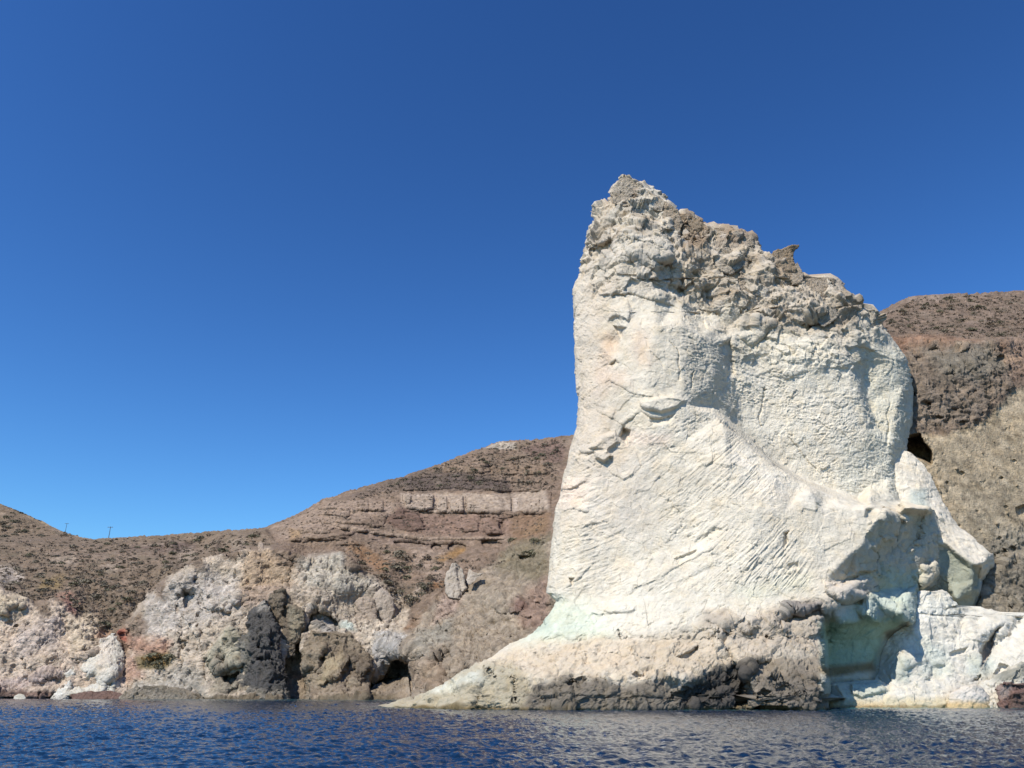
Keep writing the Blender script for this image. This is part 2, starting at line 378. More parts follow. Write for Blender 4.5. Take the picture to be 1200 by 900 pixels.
# --- larger features, seen on the photograph
D = K.dent
D([(712, 376), (722, 371), (736, 377), (742, 366), (735, 352), (716, 360)], -.8, 4, 1.5)      # the overhanging brow with its notch
D([(719, 382), (734, 384), (728, 397), (722, 388)], 1.0, 2, .8)
D([(714, 428), (722, 420), (726, 426), (718, 432)], .8, 1.5, .5)
D([(752, 478), (775, 484), (795, 478), (806, 468), (790, 462), (765, 466), (748, 470)], -.7, 4, 1.5)  # hollow lips in the middle
D([(752, 483), (770, 490), (792, 485), (785, 497), (765, 499)], .5, 3, 1.5)
D([(730, 500), (738, 505), (735, 522), (724, 512)], 1.4, 3, 1)
D([(680, 528), (695, 531), (690, 537), (678, 536)], .7, 2, 1)
D([(696, 528), (712, 527), (718, 534), (708, 542), (697, 537)], -1, 3, 1)
D([(704, 510), (720, 505), (726, 518), (712, 530), (690, 525)], -.9, 4, 1)
D([(666, 677), (674, 677), (671, 686), (668, 683)], .8, 1.5, .5)
D([(697, 713), (725, 705), (745, 710), (743, 716), (715, 719)], -.35, 3, 1.5)
D([(630, 725), (638, 726), (639, 733), (632, 736)], 2.0, 1.5, .4)                       # little green hollow at the far left
D([(793, 690), (812, 680), (850, 665), (846, 655), (812, 672), (790, 684)], .2, 4, 2)
D([(815, 641), (832, 630), (846, 621), (840, 617), (824, 627), (812, 634)], .3, 3, 3)
D([(790, 655), (818, 643), (815, 651), (795, 661)], .5, 2, 1)
D([(918, 625), (925, 622), (924, 636), (918, 645)], .8, 2, 1)
D([(923, 662), (936, 658), (936, 666), (926, 668)], .5, 2, .6)
D([(690, 290), (716, 281), (720, 290), (724, 303), (708, 296), (700, 305), (692, 298)], 1.8, 3, 1.2)   # hollows in the head
D([(731, 228), (738, 219), (744, 228), (738, 240), (732, 238)], 2.4, 1.6, .8)
D([(770, 262), (785, 255), (788, 268), (775, 273)], -1.2, 3, 1)
D([(793, 285), (812, 294), (826, 280), (827, 262), (812, 256), (796, 266)], 1.6, 2.5, 1.2)
D([(812, 290), (828, 282), (826, 262), (818, 262)], 1.3, 2, 1)
D([(795, 330), (806, 335), (810, 352), (798, 350), (790, 340)], 1.8, 3, 1)
D([(720, 268), (752, 260), (782, 272), (788, 300), (768, 318), (736, 300)], -1.0, 5, 2)
D([(757, 300), (770, 312), (765, 340), (790, 348), (790, 310)], .9, 6, 2)
D([(841, 405), (858, 395), (862, 440), (850, 446)], .9, 4, 1.5)
D([(936, 378), (948, 368), (955, 378), (945, 390), (938, 388)], .9, 2, 1)
D([(863, 392), (880, 388), (885, 372), (905, 380), (895, 396), (880, 408)], -.8, 4, 2)
# lower rock: holes, overhung blocks
D([(842, 753), (848, 742), (858, 735), (856, 752), (850, 765)], 2.2, 1.8, .5)
D([(792, 770), (806, 764), (818, 756), (820, 764), (806, 772)], .9, 1.8, .6)
D([(840, 737), (849, 735), (848, 742), (839, 744)], .7, 1.5, .4); D([(838, 748), (846, 746), (845, 750), (838, 752)], .6, 1.5, .4)
D([(868, 735), (878, 722), (886, 732), (884, 740), (873, 741)], -.4, 2, .8)
D([(824, 716), (838, 712), (852, 716), (866, 728), (846, 734), (826, 728)], -.3, 3, 1.2)
D([(905, 732), (925, 712), (938, 718), (962, 708), (966, 722), (940, 730), (910, 736)], 1.3, 2.5, 1.5)
D([(908, 728), (926, 705), (940, 708), (962, 706), (960, 714), (925, 720)], -.5, 2.5, 1.2)
D([(895, 745), (905, 755), (900, 762), (893, 757)], .9, 1.8, .8)
D([(885, 775), (905, 772), (903, 785), (880, 822), (862, 828), (868, 800)], 1.2, 4, 1.5)
D([(790, 815), (812, 797), (840, 785), (870, 778), (866, 800), (840, 812), (805, 828)], 1.0, 5, 3)
for (a, b, r) in ((820, 800, 5), (838, 806, 6), (852, 795, 5), (845, 820, 5), (815, 815, 4), (905, 795, 5), (920, 806, 6), (935, 795, 4), (940, 812, 5), (895, 812, 5), (668, 801, 5), (682, 797, 6), (700, 800, 5), (725, 806, 5), (760, 803, 4), (650, 806, 4), (745, 790, 4)):
    D([(a-r*1.3, b), (a, b-r*.8), (a+r*1.4, b-r*.2), (a+r*.3, b+r*.7)], .8, 1.8, 1.6)
D([(968, 683), (995, 684), (1018, 679), (1026, 690), (1008, 700), (985, 704), (969, 695)], -.8, 2, 1)
D([(968, 696), (990, 705), (1012, 701), (1010, 708), (985, 712)], 1.0, 1.5, .8)
D([(1079, 662), (1096, 658), (1101, 672), (1090, 688), (1078, 690)], -1.4, 4, 2.5)          # small lit block under the overhang
D([(1055, 700), (1075, 685), (1073, 735), (1050, 725)], -1.0, 4, 2)
D([(1015, 597), (1036, 593), (1034, 606), (1022, 612), (1014, 606)], .9, 1.5, .8)
for cr, dp in (([(724, 740), (729, 752), (735, 748)], .4), ([(603, 795), (602, 825)], .6), ([(568, 786), (582, 797), (606, 783)], .5),
               ([(1044, 470), (1040, 490), (1042, 505), (1039, 522)], .35), ([(892, 500), (889, 488), (893, 470), (895, 455)], .4), ([(922, 512), (940, 530), (951, 545), (962, 556)], .3),
               ([(756, 397), (763, 410), (768, 420), (778, 430)], .2), ([(785, 400), (792, 412), (796, 425), (797, 445)], .3), ([(812, 435), (811, 455)], .4), ([(1056, 604), (1050, 630), (1053, 655), (1046, 680)], .5), ([(1082, 604), (1076, 630), (1068, 650)], .5), ([(1030, 640), (1024, 660), (1027, 676)], .4),
               ([(625, 770), (660, 768), (700, 766), (760, 770)], .2)):
    K.crack(cr, dp, 1.0, 3)
for ln, am in (([(690, 715), (700, 719), (720, 718), (742, 716)], .35), ([(700, 345), (740, 343), (770, 352), (800, 362)], 1.0), ([(760, 352), (790, 350), (815, 368)], .6), ([(700, 480), (730, 496), (750, 482)], .5),
               ([(690, 458), (715, 445), (745, 462), (800, 468)], .45), ([(650, 575), (675, 570), (690, 560)], .7), ([(655, 600), (672, 595), (690, 600)], .6), ([(660, 690), (675, 680), (695, 660)], .4), ([(740, 690), (765, 680), (800, 660), (840, 640)], .4),
               ([(885, 440), (905, 434), (925, 439), (945, 435)], .3), ([(935, 406), (950, 412), (970, 420)], .35), ([(1000, 400), (1020, 410), (1060, 425)], .4), ([(720, 320), (750, 322), (775, 330)], .7), ([(705, 280), (735, 277), (760, 285)], .7)):
    K.step(ln, am*.5)
# --- where the rock is broken, striped, smooth
K.mask('facet', [(700, 195), (1045, 300), (1045, 392), (1000, 395), (945, 396), (900, 398), (850, 380), (800, 352), (760, 335), (690, 325), (670, 315)], 1, 20, 8)
K.mask('facet', [(850, 385), (900, 396), (1000, 395), (1020, 430), (960, 432), (900, 430), (855, 410)], .4, 14, 8)
K.mask('facet', [(690, 300), (790, 250), (795, 350), (690, 345)], .45, 12, 4)
K.mask('facet', [(420, 850), (420, 800), (560, 780), (650, 790), (770, 792), (820, 780), (870, 770), (975, 770), (975, 850)], .40, 10, 5)
K.mask('facet', [(830, 720), (930, 700), (970, 705), (970, 790), (860, 790), (820, 750)], .26, 8, 4)
K.mask('facet', [(965, 675), (1080, 680), (1080, 730), (980, 735)], .22, 8, 4)
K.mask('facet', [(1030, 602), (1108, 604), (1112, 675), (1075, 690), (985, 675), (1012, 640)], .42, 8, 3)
K.mask('stripe', [(645, 700), (660, 560), (690, 540), (760, 500), (830, 478), (870, 515), (900, 560), (905, 600), (960, 640), (950, 690), (880, 690), (760, 690)], 1, 16, 6)
K.mask('stripe', [(735, 385), (770, 380), (800, 440), (790, 470), (740, 465), (720, 430)], .08, 10, 3)
K.mask('wave', [(850, 395), (1000, 392), (1075, 400), (1075, 590), (1000, 580), (930, 550), (880, 505), (800, 470), (800, 400), (770, 375), (790, 360)], 1, 12, 5)
K.mask('wave', [(672, 340), (720, 345), (715, 470), (730, 530), (660, 600), (660, 480)], .55, 12, 5)
K.mask('pit', [(430, 850), (430, 810), (560, 770), (650, 745), (770, 745), (850, 725), (970, 700), (975, 850)], 1, 14, 6)
# --- what the rock is made of, with light or shade put into a few patches
p = K.paint
p([(862, 425), (1000, 425), (1012, 470), (1050, 585), (1000, 582), (930, 552), (872, 502)], (.655, .60, .495), 12, 6, .9)  # upper wall painted paler, in place of the light its steepness loses
p([(690, 195), (745, 215), (800, 260), (800, 330), (760, 350), (690, 335), (672, 330)], (.48, .43, .355), 18, 8, .8)
p([(790, 240), (890, 275), (1010, 330), (1040, 370), (1000, 392), (930, 385), (860, 368), (800, 352)], (.46, .395, .31), 18, 12)
p([(800, 248), (832, 262), (828, 292), (800, 296)], (.27, .20, .14), 6, 4); p([(838, 266), (884, 276), (882, 292), (842, 288)], (.29, .225, .165), 6, 4)
p([(900, 298), (934, 288), (940, 325), (905, 322)], (.29, .24, .19), 6, 4); p([(970, 332), (1000, 350), (1000, 385), (985, 380)], (.31, .26, .2), 6, 4)
p([(722, 212), (748, 212), (748, 235), (720, 240)], (.36, .29, .22), 5, 4)
p([(672, 320), (715, 330), (712, 460), (740, 540), (655, 620), (668, 470)], (.55, .475, .38), 18, 10, .8)
p([(708, 388), (726, 392), (716, 425), (705, 424)], (.58, .435, .31), 9, 6, .7); p([(742, 380), (760, 390), (762, 425), (748, 430), (738, 410)], (.58, .46, .35), 12, 7, .7)
p([(698, 430), (735, 434), (738, 452), (700, 458)], (.56, .45, .36), 10, 7, .6); p([(655, 565), (690, 562), (690, 590), (655, 592)], (.66, .53, .42), 10, 5, .8); p([(735, 505), (785, 510), (780, 522), (735, 522)], (.64, .52, .42), 8, 5, .7)
p([(680, 575), (760, 520), (760, 620), (690, 640)], (.55, .49, .41), 30, 10, .6)
p([(835, 415), (870, 410), (885, 425), (860, 430)], (.46, .43, .36), 8, 5)
p([(860, 390), (960, 400), (1000, 470), (960, 450), (880, 420)], (.66, .60, .48), 20, 8, .8)
p([(1005, 410), (1060, 405), (1075, 470), (1062, 540), (1020, 545), (1012, 480)], (.58, .545, .44), 14, 6, .9); p([(985, 520), (1050, 520), (1062, 590), (985, 585)], (.59, .555, .46), 14, 6, .9)
p([(690, 695), (950, 640), (945, 700), (830, 720), (740, 750), (650, 745)], (.60, .555, .46), 24, 8, .9); p([(860, 690), (950, 672), (945, 690), (880, 704)], (.62, .60, .44), 12, 6, .5)
p([(930, 570), (1005, 590), (1010, 598), (900, 600), (850, 520)], (.64, .585, .49), 12, 6, .8)
p([(600, 762), (640, 700), (690, 705), (720, 748), (640, 756)], (.52, .555, .45), 14, 6, .95)
p([(625, 720), (645, 720), (645, 740), (628, 742)], (.43, .47, .38), 5, 2)
p([(560, 800), (600, 756), (700, 750), (860, 735), (905, 740), (900, 780), (780, 800), (640, 795)], (.50, .425, .325), 12, 8)
p([(430, 850), (430, 815), (545, 785), (600, 780), (625, 800), (640, 850)], (.36, .32, .235), 10, 6); p([(500, 812), (560, 790), (570, 800), (520, 815)], (.50, .49, .41), 6, 4)
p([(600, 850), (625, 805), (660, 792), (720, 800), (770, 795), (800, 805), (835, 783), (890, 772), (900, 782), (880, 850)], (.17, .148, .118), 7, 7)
p([(790, 850), (800, 806), (835, 786), (885, 776), (870, 810), (865, 850)], (.075, .068, .06), 6, 6)  # dark rock, with the overhang's shade painted into the same patch
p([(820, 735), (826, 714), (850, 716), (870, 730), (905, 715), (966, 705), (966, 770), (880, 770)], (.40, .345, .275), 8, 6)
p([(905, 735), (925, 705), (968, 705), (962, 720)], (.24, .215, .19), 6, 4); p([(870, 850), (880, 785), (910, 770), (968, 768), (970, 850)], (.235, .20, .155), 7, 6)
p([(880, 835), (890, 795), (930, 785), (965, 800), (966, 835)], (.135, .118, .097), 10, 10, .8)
p([(1020, 600), (1115, 595), (1118, 690), (1070, 690), (975, 685)], (.51, .46, .365), 8, 4)  # brown-grey stain, its tone lifted to stand in for bounced light
p([(1010, 690), (1030, 665), (1080, 670), (1080, 700), (1020, 702)], (.44, .47, .36), 10, 4, .9)
p([(966, 680), (1028, 682), (1012, 704), (985, 712), (966, 730)], (.52, .46, .38), 6, 3)
p([(1000, 708), (1025, 695), (1080, 690), (1075, 738), (985, 735), (984, 722)], (.45, .485, .41), 6, 3)
p([(960, 732), (990, 726), (1055, 722), (1052, 760), (1040, 785), (1025, 782), (965, 790)], (.36, .44, .345), 5, 3); p([(960, 783), (1025, 774), (1026, 786), (960, 796)], (.26, .20, .12), 4, 2)  # green recess: colour raised to make up for weak fill light
p([(1035, 745), (1068, 730), (1066, 765), (1044, 800), (1024, 800)], (.50, .48, .385), 4, 2); p([(1038, 742), (1066, 728), (1064, 737), (1040, 752)], (.22, .18, .13), 3, 2); p([(960, 794), (1045, 796), (1045, 815), (960, 815)], (.48, .45, .36), 3, 2)
# weed at the water line
p([(436, 850), (436, 829), (500, 827), (545, 829), (700, 830), (970, 829), (970, 850)], (.15, .115, .06), 2.2, 2)

def yK(u, v): return prof(v)+K.at(K.Y, u, v)
P, U, V = loft(STACK, yK, .68, 14., .20, 22, 3.2)
def stack_disp(P, U, V, seed=0):
    q = P.reshape(-1, 3); u = U.ravel(); v = V.ravel()
    fa = K.get('facet', u, v); st = K.get('stripe', u, v); wv = K.get('wave', u, v); pi = K.get('pit', u, v)
    wq = q + .9*np.stack([fbm(q, .22, 3, 1+s) for s in (0, 20, 40)], -1)
    big, b1 = cells(wq, .26, 3, 1.2); mid, b2 = cells(wq*1.0+5, .62, 4, 1.2); sml, b3 = cells(wq+9, 1.5, 5, 1.1)
    tny, _ = cells(wq*1.1+3, 2.9, 6, 1.1)
    sp = spacing(P, True); G2, G1, Gh = lim(sp, 1.6), lim(sp, .8), lim(sp, .45)
    d = .5*fbm(q, .11, 3, 11) + .16*fbm(q, .5, 4, 13)
    d += fa*(.75*planes(q, .24, 610) + .50*planes(q, .62, 611)*G2 + .20*planes(q, 1.7, 612)*G1 + .10*planes(q, 4.2, 613)*Gh + .75*big + .46*mid*G2 + .13*sml*G1 + .04*tny*Gh + .06*ridged(q, .9, 4, 15, .55)*G1)
    d += (1-fa)*(.10*big+.07*mid+.025*sml+.015*tny)
    # thin ledges rising to the right and curling up
    du = np.maximum(u-650, 0)
    t = v+.25*(u-650)+.0016*du*du
    wrp = 7*fbm(q, .10, 3, 31)+3*fbm(q, .5, 3, 33)
    z0 = np.zeros_like(u)
    def led(t, a, lt, la, sd):
        n = fbm(np.stack([t/lt, a/la, z0], -1), 1, 3, sd); f = n*2.3; f = f-np.floor(f)
        return np.where(f < .8, f/.8, (1-f)/.2)-.5     # slow rise, sharp undercut
    k1 = led(t+.8*wrp, u, 13, 62, 51); k2 = led(t+wrp+40, u, 6.5, 34, 57)
    amp = sstep(fbm(q, .085, 3, 61), -.16, .22); am2 = sstep(fbm(q, .12, 3, 67), -.2, .2)
    fin = sstep(u, 720, 800)                            # finer to the right
    d += st*((.20-.06*fin)*k1*amp+(.13-.02*fin)*k2*am2)
    t2 = v-.10*(u-900)+.6*wrp+18*fbm(q, .06, 2, 36)
    m1 = led(t2+wrp, u+8*wrp, 10, 18, 71); m2 = led(t2*1.1+wrp*1.6, u, 5.5, 11, 77)
    am3 = sstep(fbm(q, .10, 3, 63), -.25, .25); am4 = sstep(fbm(q, .13, 3, 65), -.25, .2)
    d += wv*(.13*m1*am3+.11*m2*am4)
    d += pi*(.16*planes(q, .6, 614)*G2+.14*planes(q, 1.6, 615)*G1+.08*planes(q, 3.6, 616)*Gh+.06*mid*G2+.06*sml*G1+.04*tny*Gh+.14*ridged(q, .7, 4, 81, .6)*G1) - pi*.30*sstep(fbm(q, 1.0, 3, 83), .22, .36)*G1
    d += .05*ridged(q, 1.4, 5, 91, .65)*G1
    d -= (1-fa)*.16*sstep(fbm(q*np.array([.8, 1, 1.5]), 1.15, 3, 97), .24, .38)*sstep(fbm(q, .12, 2, 99), -.15, .2)*G1
    return d.reshape(U.shape)
D_ = stack_disp(P, U, V)
P = displace(P, D_)
P = displace(P, .05*fbm(P.reshape(-1, 3), 2.2, 3, 95).reshape(U.shape))
def soil(col, P, a1=.12, a2=.1, seed=0):
    q = P.reshape(-1, 3); k = 1+a1*fbm(q, .12, 4, 201+seed)*2+a2*fbm(q, 1.1, 4, 203+seed)*2
    return col*k.reshape(col.shape[:-1])[..., None]
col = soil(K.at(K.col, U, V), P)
fq = K.get('facet', U.ravel(), V.ravel())*(V.ravel() < 420); bb = sstep(fbm(P.reshape(-1, 3), .22, 4, 231), -.02, .22)*fq; b2_ = sstep(fbm(P.reshape(-1, 3), .30, 4, 235), .02, .25)*fq
bb = (bb*.6).reshape(U.shape)[..., None]; b2_ = (b2_*.5).reshape(U.shape)[..., None]
col = col*(1-bb)+np.array([.30, .24, .175])*bb; col = col*(1-b2_)+np.array([.52, .47, .40])*b2_
# a little rust and grey staining
q = P.reshape(-1, 3); r = sstep(fbm(q, .16, 4, 221), .05, .45).reshape(U.shape)[..., None]*.25
col = col*(1-r)+col*np.array([1.0, .90, .78])*r
stack = bpy.data.objects.new('rock_stack', None); C.objects.link(stack); stack.location = (0, 0, 0)
tag(stack, 'towering pale white rock stack rising straight out of the sea with a jagged brown crest', 'rock stack')
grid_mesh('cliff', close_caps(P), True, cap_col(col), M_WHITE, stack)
print('stack', time.time()-T0, P.shape)
# ------------------------------------------------------------------ the hillside: cliffs on the shore, slopes and terraces above
SKY = [(-220, 540), (-120, 560), (-60, 574), (0, 590), (25, 600), (50, 611), (65, 619), (80, 625), (100, 630.5), (112, 631.5), (160, 629), (200, 627), (250, 623), (290, 620), (312, 618), (322, 614), (345, 604), (370, 591), (378, 585), (390, 582),
       (410, 575), (440, 567), (470, 559), (500, 549), (520, 542), (546, 531), (566, 525), (585, 517.5), (600, 516.5), (625, 516), (650, 513), (668, 511), (700, 505), (760, 488), (850, 452), (940, 415), (1000, 388), (1030, 367), (1045, 358), (1062, 350), (1075, 346), (1095, 344.5), (1115, 343), (1150, 344), (1200, 340.5), (1300, 336), (1420, 331)]
H = Canvas(-220, 322, 1420, 842, (.205, .152, .113), 2)
b_ = [(u, v, wY(v)) for u, v in ((-220, 818.2), (0, 818.4), (60, 818.4), (150, 818.6), (200, 819), (260, 819.3), (330, 819.4), (400, 820), (440, 820.4), (475, 821), (560, 823), (640, 824), (720, 825))]
b_ += [(u, 836, y-1) for u, v, y in b_]
hp = b_ + [
 (-220, 760, 205), (-220, 690, 215), (-220, 620, 330), (-220, 560, 480), (-220, 600, 440), (-120, 690, 212), 
 (0, 808, 192), (0, 795, 196), (0, 760, 199), (0, 700, 206), (40, 712, 206), (70, 708, 207), (95, 728, 207), (40, 770, 198), (60, 800, 193), (100, 790, 194), (100, 760, 199), (125, 745, 209), (150, 770, 200), (150, 800, 194), (128, 780, 200),
 (170, 800, 191), (170, 760, 195), (152, 735, 206), (185, 700, 207), (200, 685, 207), (205, 720, 200), (230, 740, 194), (220, 800, 188), (240, 690, 203), (250, 665, 208), (280, 650, 209),  (300, 700, 199), (270, 720, 195), (290, 760, 189), (330, 700, 199), (330, 760, 190), (330, 800, 184),
 (360, 670, 207),  (380, 700, 200), (380, 740, 194), (400, 790, 184), (430, 680, 207), (440, 700, 204), (420, 720, 202), (430, 750, 194), (440, 780, 190), (470, 700, 208), (490, 690, 208), (500, 700, 206), (470, 725, 203),
 (425, 800, 185), (440, 800, 192), (470, 795, 190), (485, 800, 178), (455, 760, 190), (490, 760, 181),
 *[x for a, e, n, f in ((150, 730, 206, 216), (160, 718, 206, 220), (170, 707, 206, 224), (180, 695, 206, 228), (190, 685, 207, 230), (203, 677, 207, 231), (216, 668, 207, 234), (230, 661, 207, 235), (245, 657, 208, 236), (260, 653, 208, 238), (275, 649, 209, 240), (290, 645.5, 209, 241), (310, 643, 209, 242), (330, 642.5, 208, 240), (345, 648, 208, 238), (358, 655, 207, 236), (372, 655, 209, 236), (386, 652, 211, 236), (402, 650, 212, 236), (418, 662, 209, 232)) for x in ((a, e+1.5, n), (a, e-1.5, f))], (0, 675, 236), (100, 685, 238), (130, 730, 214), (150, 700, 222), (200, 664, 240), (250, 642, 248), (200, 643, 285), (280, 632, 262), (310, 622, 268),
 (0, 590, 432), (50, 611, 425), (80, 625, 415), *[(x, 633.5, 330) for x in range(-24, 112, 12)], *[(x, 629.2, 402) for x in range(-24, 104, 12)], *[(x, 641, 305) for x in range(-24, 240, 20)], *[(x, 652, 285) for x in range(-24, 220, 20)], *[(x, 666, 258) for x in range(-24, 190, 20)], (125, 631.5, 328), (200, 627, 332), (260, 623, 318), (312, 618, 290), (345, 604, 292), (370, 591, 294), (440, 567, 298), (500, 548, 300), (590, 517, 306), (668, 511, 302),
 (350, 625, 252), (400, 622, 244), (400, 600, 262), (460, 600, 262), (520, 605, 258), (590, 603, 252), (620, 600, 250), (470, 578, 276), (600, 577, 272), (560, 545, 288), (640, 550, 276), (640, 600, 238), (470, 628, 246), (540, 636, 240), (590, 630, 240), (480, 650, 234), (560, 655, 226), (620, 640, 218), (640, 640, 206), (520, 680, 216),
 (540, 705, 203), (580, 690, 200), (600, 700, 192), (640, 690, 184), (560, 730, 186), (620, 740, 176), (500, 735, 190), (520, 780, 172), (540, 800, 165), (560, 800, 163), (640, 780, 160), (500, 790, 174),
 (750, 700, 148), (800, 600, 172), (800, 510, 205), (850, 470, 215), (900, 700, 128), (950, 500, 158), (1000, 430, 160), (700, 505, 300), (800, 472, 275), (900, 432, 230), (1000, 387, 190), (750, 780, 140), (900, 800, 122), (900, 836, 120), (750, 836, 137),
 (1030, 366, 178), (1060, 350, 176), (1090, 345, 176), (1200, 340, 182), (1420, 331, 190), (1040, 395, 140), (1080, 398, 138), (1130, 400, 136), (1170, 402, 136), (1200, 400, 140), (1030, 420, 131), (1080, 425, 131), (1140, 425, 131), (1190, 430, 134), (1150, 480, 128), (1200, 480, 129.5), (1085, 450, 127.5), (1030, 500, 126), (1075, 505, 124.5), (1090, 540, 122), (1120, 600, 119.5), (1170, 600, 120.5), (1060, 600, 121), (1160, 650, 118.6), (1200, 650, 118.5), (1150, 720, 116.5), (1200, 720, 115.5), (1080, 720, 116.5), (1200, 825, 112), (1050, 825, 113), (1420, 825, 108), (1420, 600, 119), (1420, 450, 131), (1300, 400, 142), (1200, 840, 112), (1050, 840, 113), (1420, 840, 108)]
H.Y = H.tin(hp, 1.5)
D = H.dent
# shore cliffs on the left
D([(-40, 800), (0, 809), (60, 806), (80, 800), (76, 819), (-40, 819)], -2.0, 3, 1.5); D([(30, 790), (60, 785), (80, 790), (60, 800), (35, 800)], -1.5, 3, 2)
D([(48, 795), (58, 792), (68, 797), (58, 803)], 1.5, 2, 1); D([(60, 795), (80, 786), (82, 800), (70, 806)], 1.5, 3, 1)
D([(80, 727), (100, 717), (122, 732), (118, 770), (88, 775)], -1.6, 8, 3); D([(15, 735), (40, 715), (70, 720), (72, 775), (25, 790)], -1.2, 12, 4)
D([(0, 700), (30, 695), (30, 712), (10, 722), (-10, 718)], -2, 4, 2); D([(8, 713), (26, 706), (22, 717), (8, 720)], 2, 2, 1)
D([(140, 742), (152, 740), (152, 764), (143, 768)], 1.5, 3, 1)
D([(214, 690), (228, 695), (226, 710), (216, 713)], 2.6, 2, 1.2); D([(243, 718), (262, 714), (272, 722), (260, 727)], 2.4, 2, 1); D([(262, 719), (274, 716), (270, 726)], 2, 2, 1)
D([(273, 700), (282, 690), (281, 710), (270, 706)], -2, 3, 1)
D([(235, 690), (270, 685), (282, 700), (270, 716), (240, 712)], -1.0, 4, 2); D([(200, 680), (226, 668), (232, 690), (206, 700)], -2, 4, 2)
D([(240, 770), (270, 730), (282, 745), (282, 780), (255, 790)], -3.0, 5, 2); D([(254, 788), (283, 787), (280, 800), (270, 806), (256, 795)], 5, 2, 1)
D([(258, 772), (268, 768), (264, 780), (256, 783)], 2.5, 2, 1); D([(236, 770), (244, 775), (242, 800), (236, 795)], 1.6, 2, 1)
D([(362, 715), (370, 710), (398, 728), (405, 740), (397, 752), (384, 745), (370, 735), (362, 745), (352, 752), (354, 735)], 4.5, 3, 1.2)
D([(295, 640), (325, 640), (350, 660), (345, 690), (300, 690)], 1.5, 8, 3); D([(345, 655), (390, 645), (430, 660), (440, 690), (400, 700), (350, 690)], -1.0, 10, 3)
D([(331, 832), (333, 765), (342, 735), (354, 745), (358, 775), (364, 832)], 11, 2, 1.2)
D([(430, 818), (434, 796), (446, 793), (458, 770), (472, 764), (484, 775), (486, 832), (430, 832)], 11, 2.5, 1.5)
D([(466, 752), (475, 748), (476, 760), (468, 764)], 2, 1.5, 1); D([(440, 762), (448, 760), (447, 774), (442, 773)], 2, 2, 1)
D([(515, 722), (524, 735), (520, 745), (514, 742)], 2, 2, 1); D([(505, 775), (530, 760), (534, 775), (516, 785)], 4, 2.5, 1.2)
D([(485, 778), (500, 775), (520, 788), (515, 812), (490, 812)], -3, 4, 2); D([(535, 795), (545, 780), (556, 785), (548, 805)], 3, 2, 1.5)
D([(575, 710), (600, 703), (618, 708), (608, 718), (590, 720)], -1.2, 3, 2); D([(600, 640), (625, 636), (632, 650), (615, 656), (604, 650)], -2, 3, 2); D([(606, 651), (622, 650), (620, 656), (610, 657)], 3, 1.6, 1)
for k in range(46):
    u = random.uniform(480, 650); v = random.uniform(655, 800)
    if v < 700-(u-530)*.4: continue
    r = random.uniform(2, 6)
    D([(u-r*1.5, v), (u, v-r*.7), (u+r*1.4, v-r*.2), (u+r*.2, v+r*.7)], random.choice([1.4, 1.2, -1.4]), 2, 1.5)
for k in range(60):
    u = random.uniform(150, 440); v = random.uniform(660, 805); r = random.uniform(1.5, 4.5)
    D([(u-r*.8, v-r), (u+r*.6, v-r*.8), (u+r, v+r*.6), (u, v+r*1.5), (u-r*.6, v+r*.4)], random.choice([1.6, 1.3, 1.0, -1.2]), 1.8, 1.6)
for k in range(26):
    u = random.uniform(-20, 120); v = random.uniform(720, 805); r = random.uniform(1.2, 3)
    D([(u-r*1.4, v), (u, v-r), (u+r*1.2, v-r*.3), (u+r*.3, v+r)], 1.0, 1.6, 1.4)
for a_ in ([(205, 700), (214, 730), (210, 760), (216, 790)], [(236, 690), (232, 730), (240, 765)], [(290, 700), (284, 725), (290, 740)], [(355, 690), (350, 705), (356, 715)], [(418, 668), (424, 690), (416, 705)], [(470, 712), (462, 726), (452, 740)]):
    H.crack(a_, .8, 1.6, 3)
# the terraced band of pale pumice walls, and the strip with the undercut edge below it
for a, c, t, bt, am in ((473, 483, 577, 591, -2.6), (475, 509, 579, 598, -3.6), (512, 525, 580.5, 600, -2.8), (527, 544, 580, 600.5, -3.2), (547, 600, 579.5, 601.5, -3.6), (608, 632, 585, 601, -2.6), (630, 646, 575, 598, -1.8),
                        (420, 432, 586, 599, -2), (433, 450, 585, 600, -2.2), (377, 390, 598, 604, -2), (391, 410, 597, 606, -2.2), (370, 384, 604, 609, -1.6)):
    D([(a, t+1.6), (a+(c-a)*.3, t+.3), (a+(c-a)*.7, t-.4), (c, t+.8), (c-.5, bt-1.5), (c-(c-a)*.3, bt+.4), (a+(c-a)*.3, bt-.4), (a+.8, bt-2)], am*random.uniform(.6, 1.0), 1.4, 1.3)
D([(473, 599.5), (545, 601), (600, 602.5), (646, 601), (646, 605), (600, 605.5), (473, 602.5)], 1.8, 1.4, 1.4)
for ln in ([(372, 598), (390, 596), (412, 597)], [(368, 604), (385, 603), (410, 605)], [(352, 616), (372, 613), (395, 614)], [(412, 600), (432, 598), (452, 600)], [(388, 612), (420, 614), (450, 618)]):
    H.step(ln, 2.2, 6, 1.0, 1)
D([(450, 612), (470, 592), (490, 600), (500, 622), (470, 620)], -2.2, 4, 1.5); D([(452, 606), (462, 602), (456, 612), (450, 616)], 1.5, 1.5, .6)
D([(538, 616), (550, 606), (562, 612), (560, 622), (545, 624)], -2, 3, 1.5); D([(565, 618), (575, 604), (588, 610), (590, 625), (570, 628)], -2.6, 3, 1.5); D([(584, 610), (590, 612), (589, 622), (585, 620)], 1.8, 1, .5)
D([(384, 614), (410, 615), (440, 622), (500, 630), (530, 629), (560, 629), (592, 628), (592, 632), (560, 633), (528, 633), (500, 634), (440, 626), (400, 619)], -2.0, 1.4, .6)
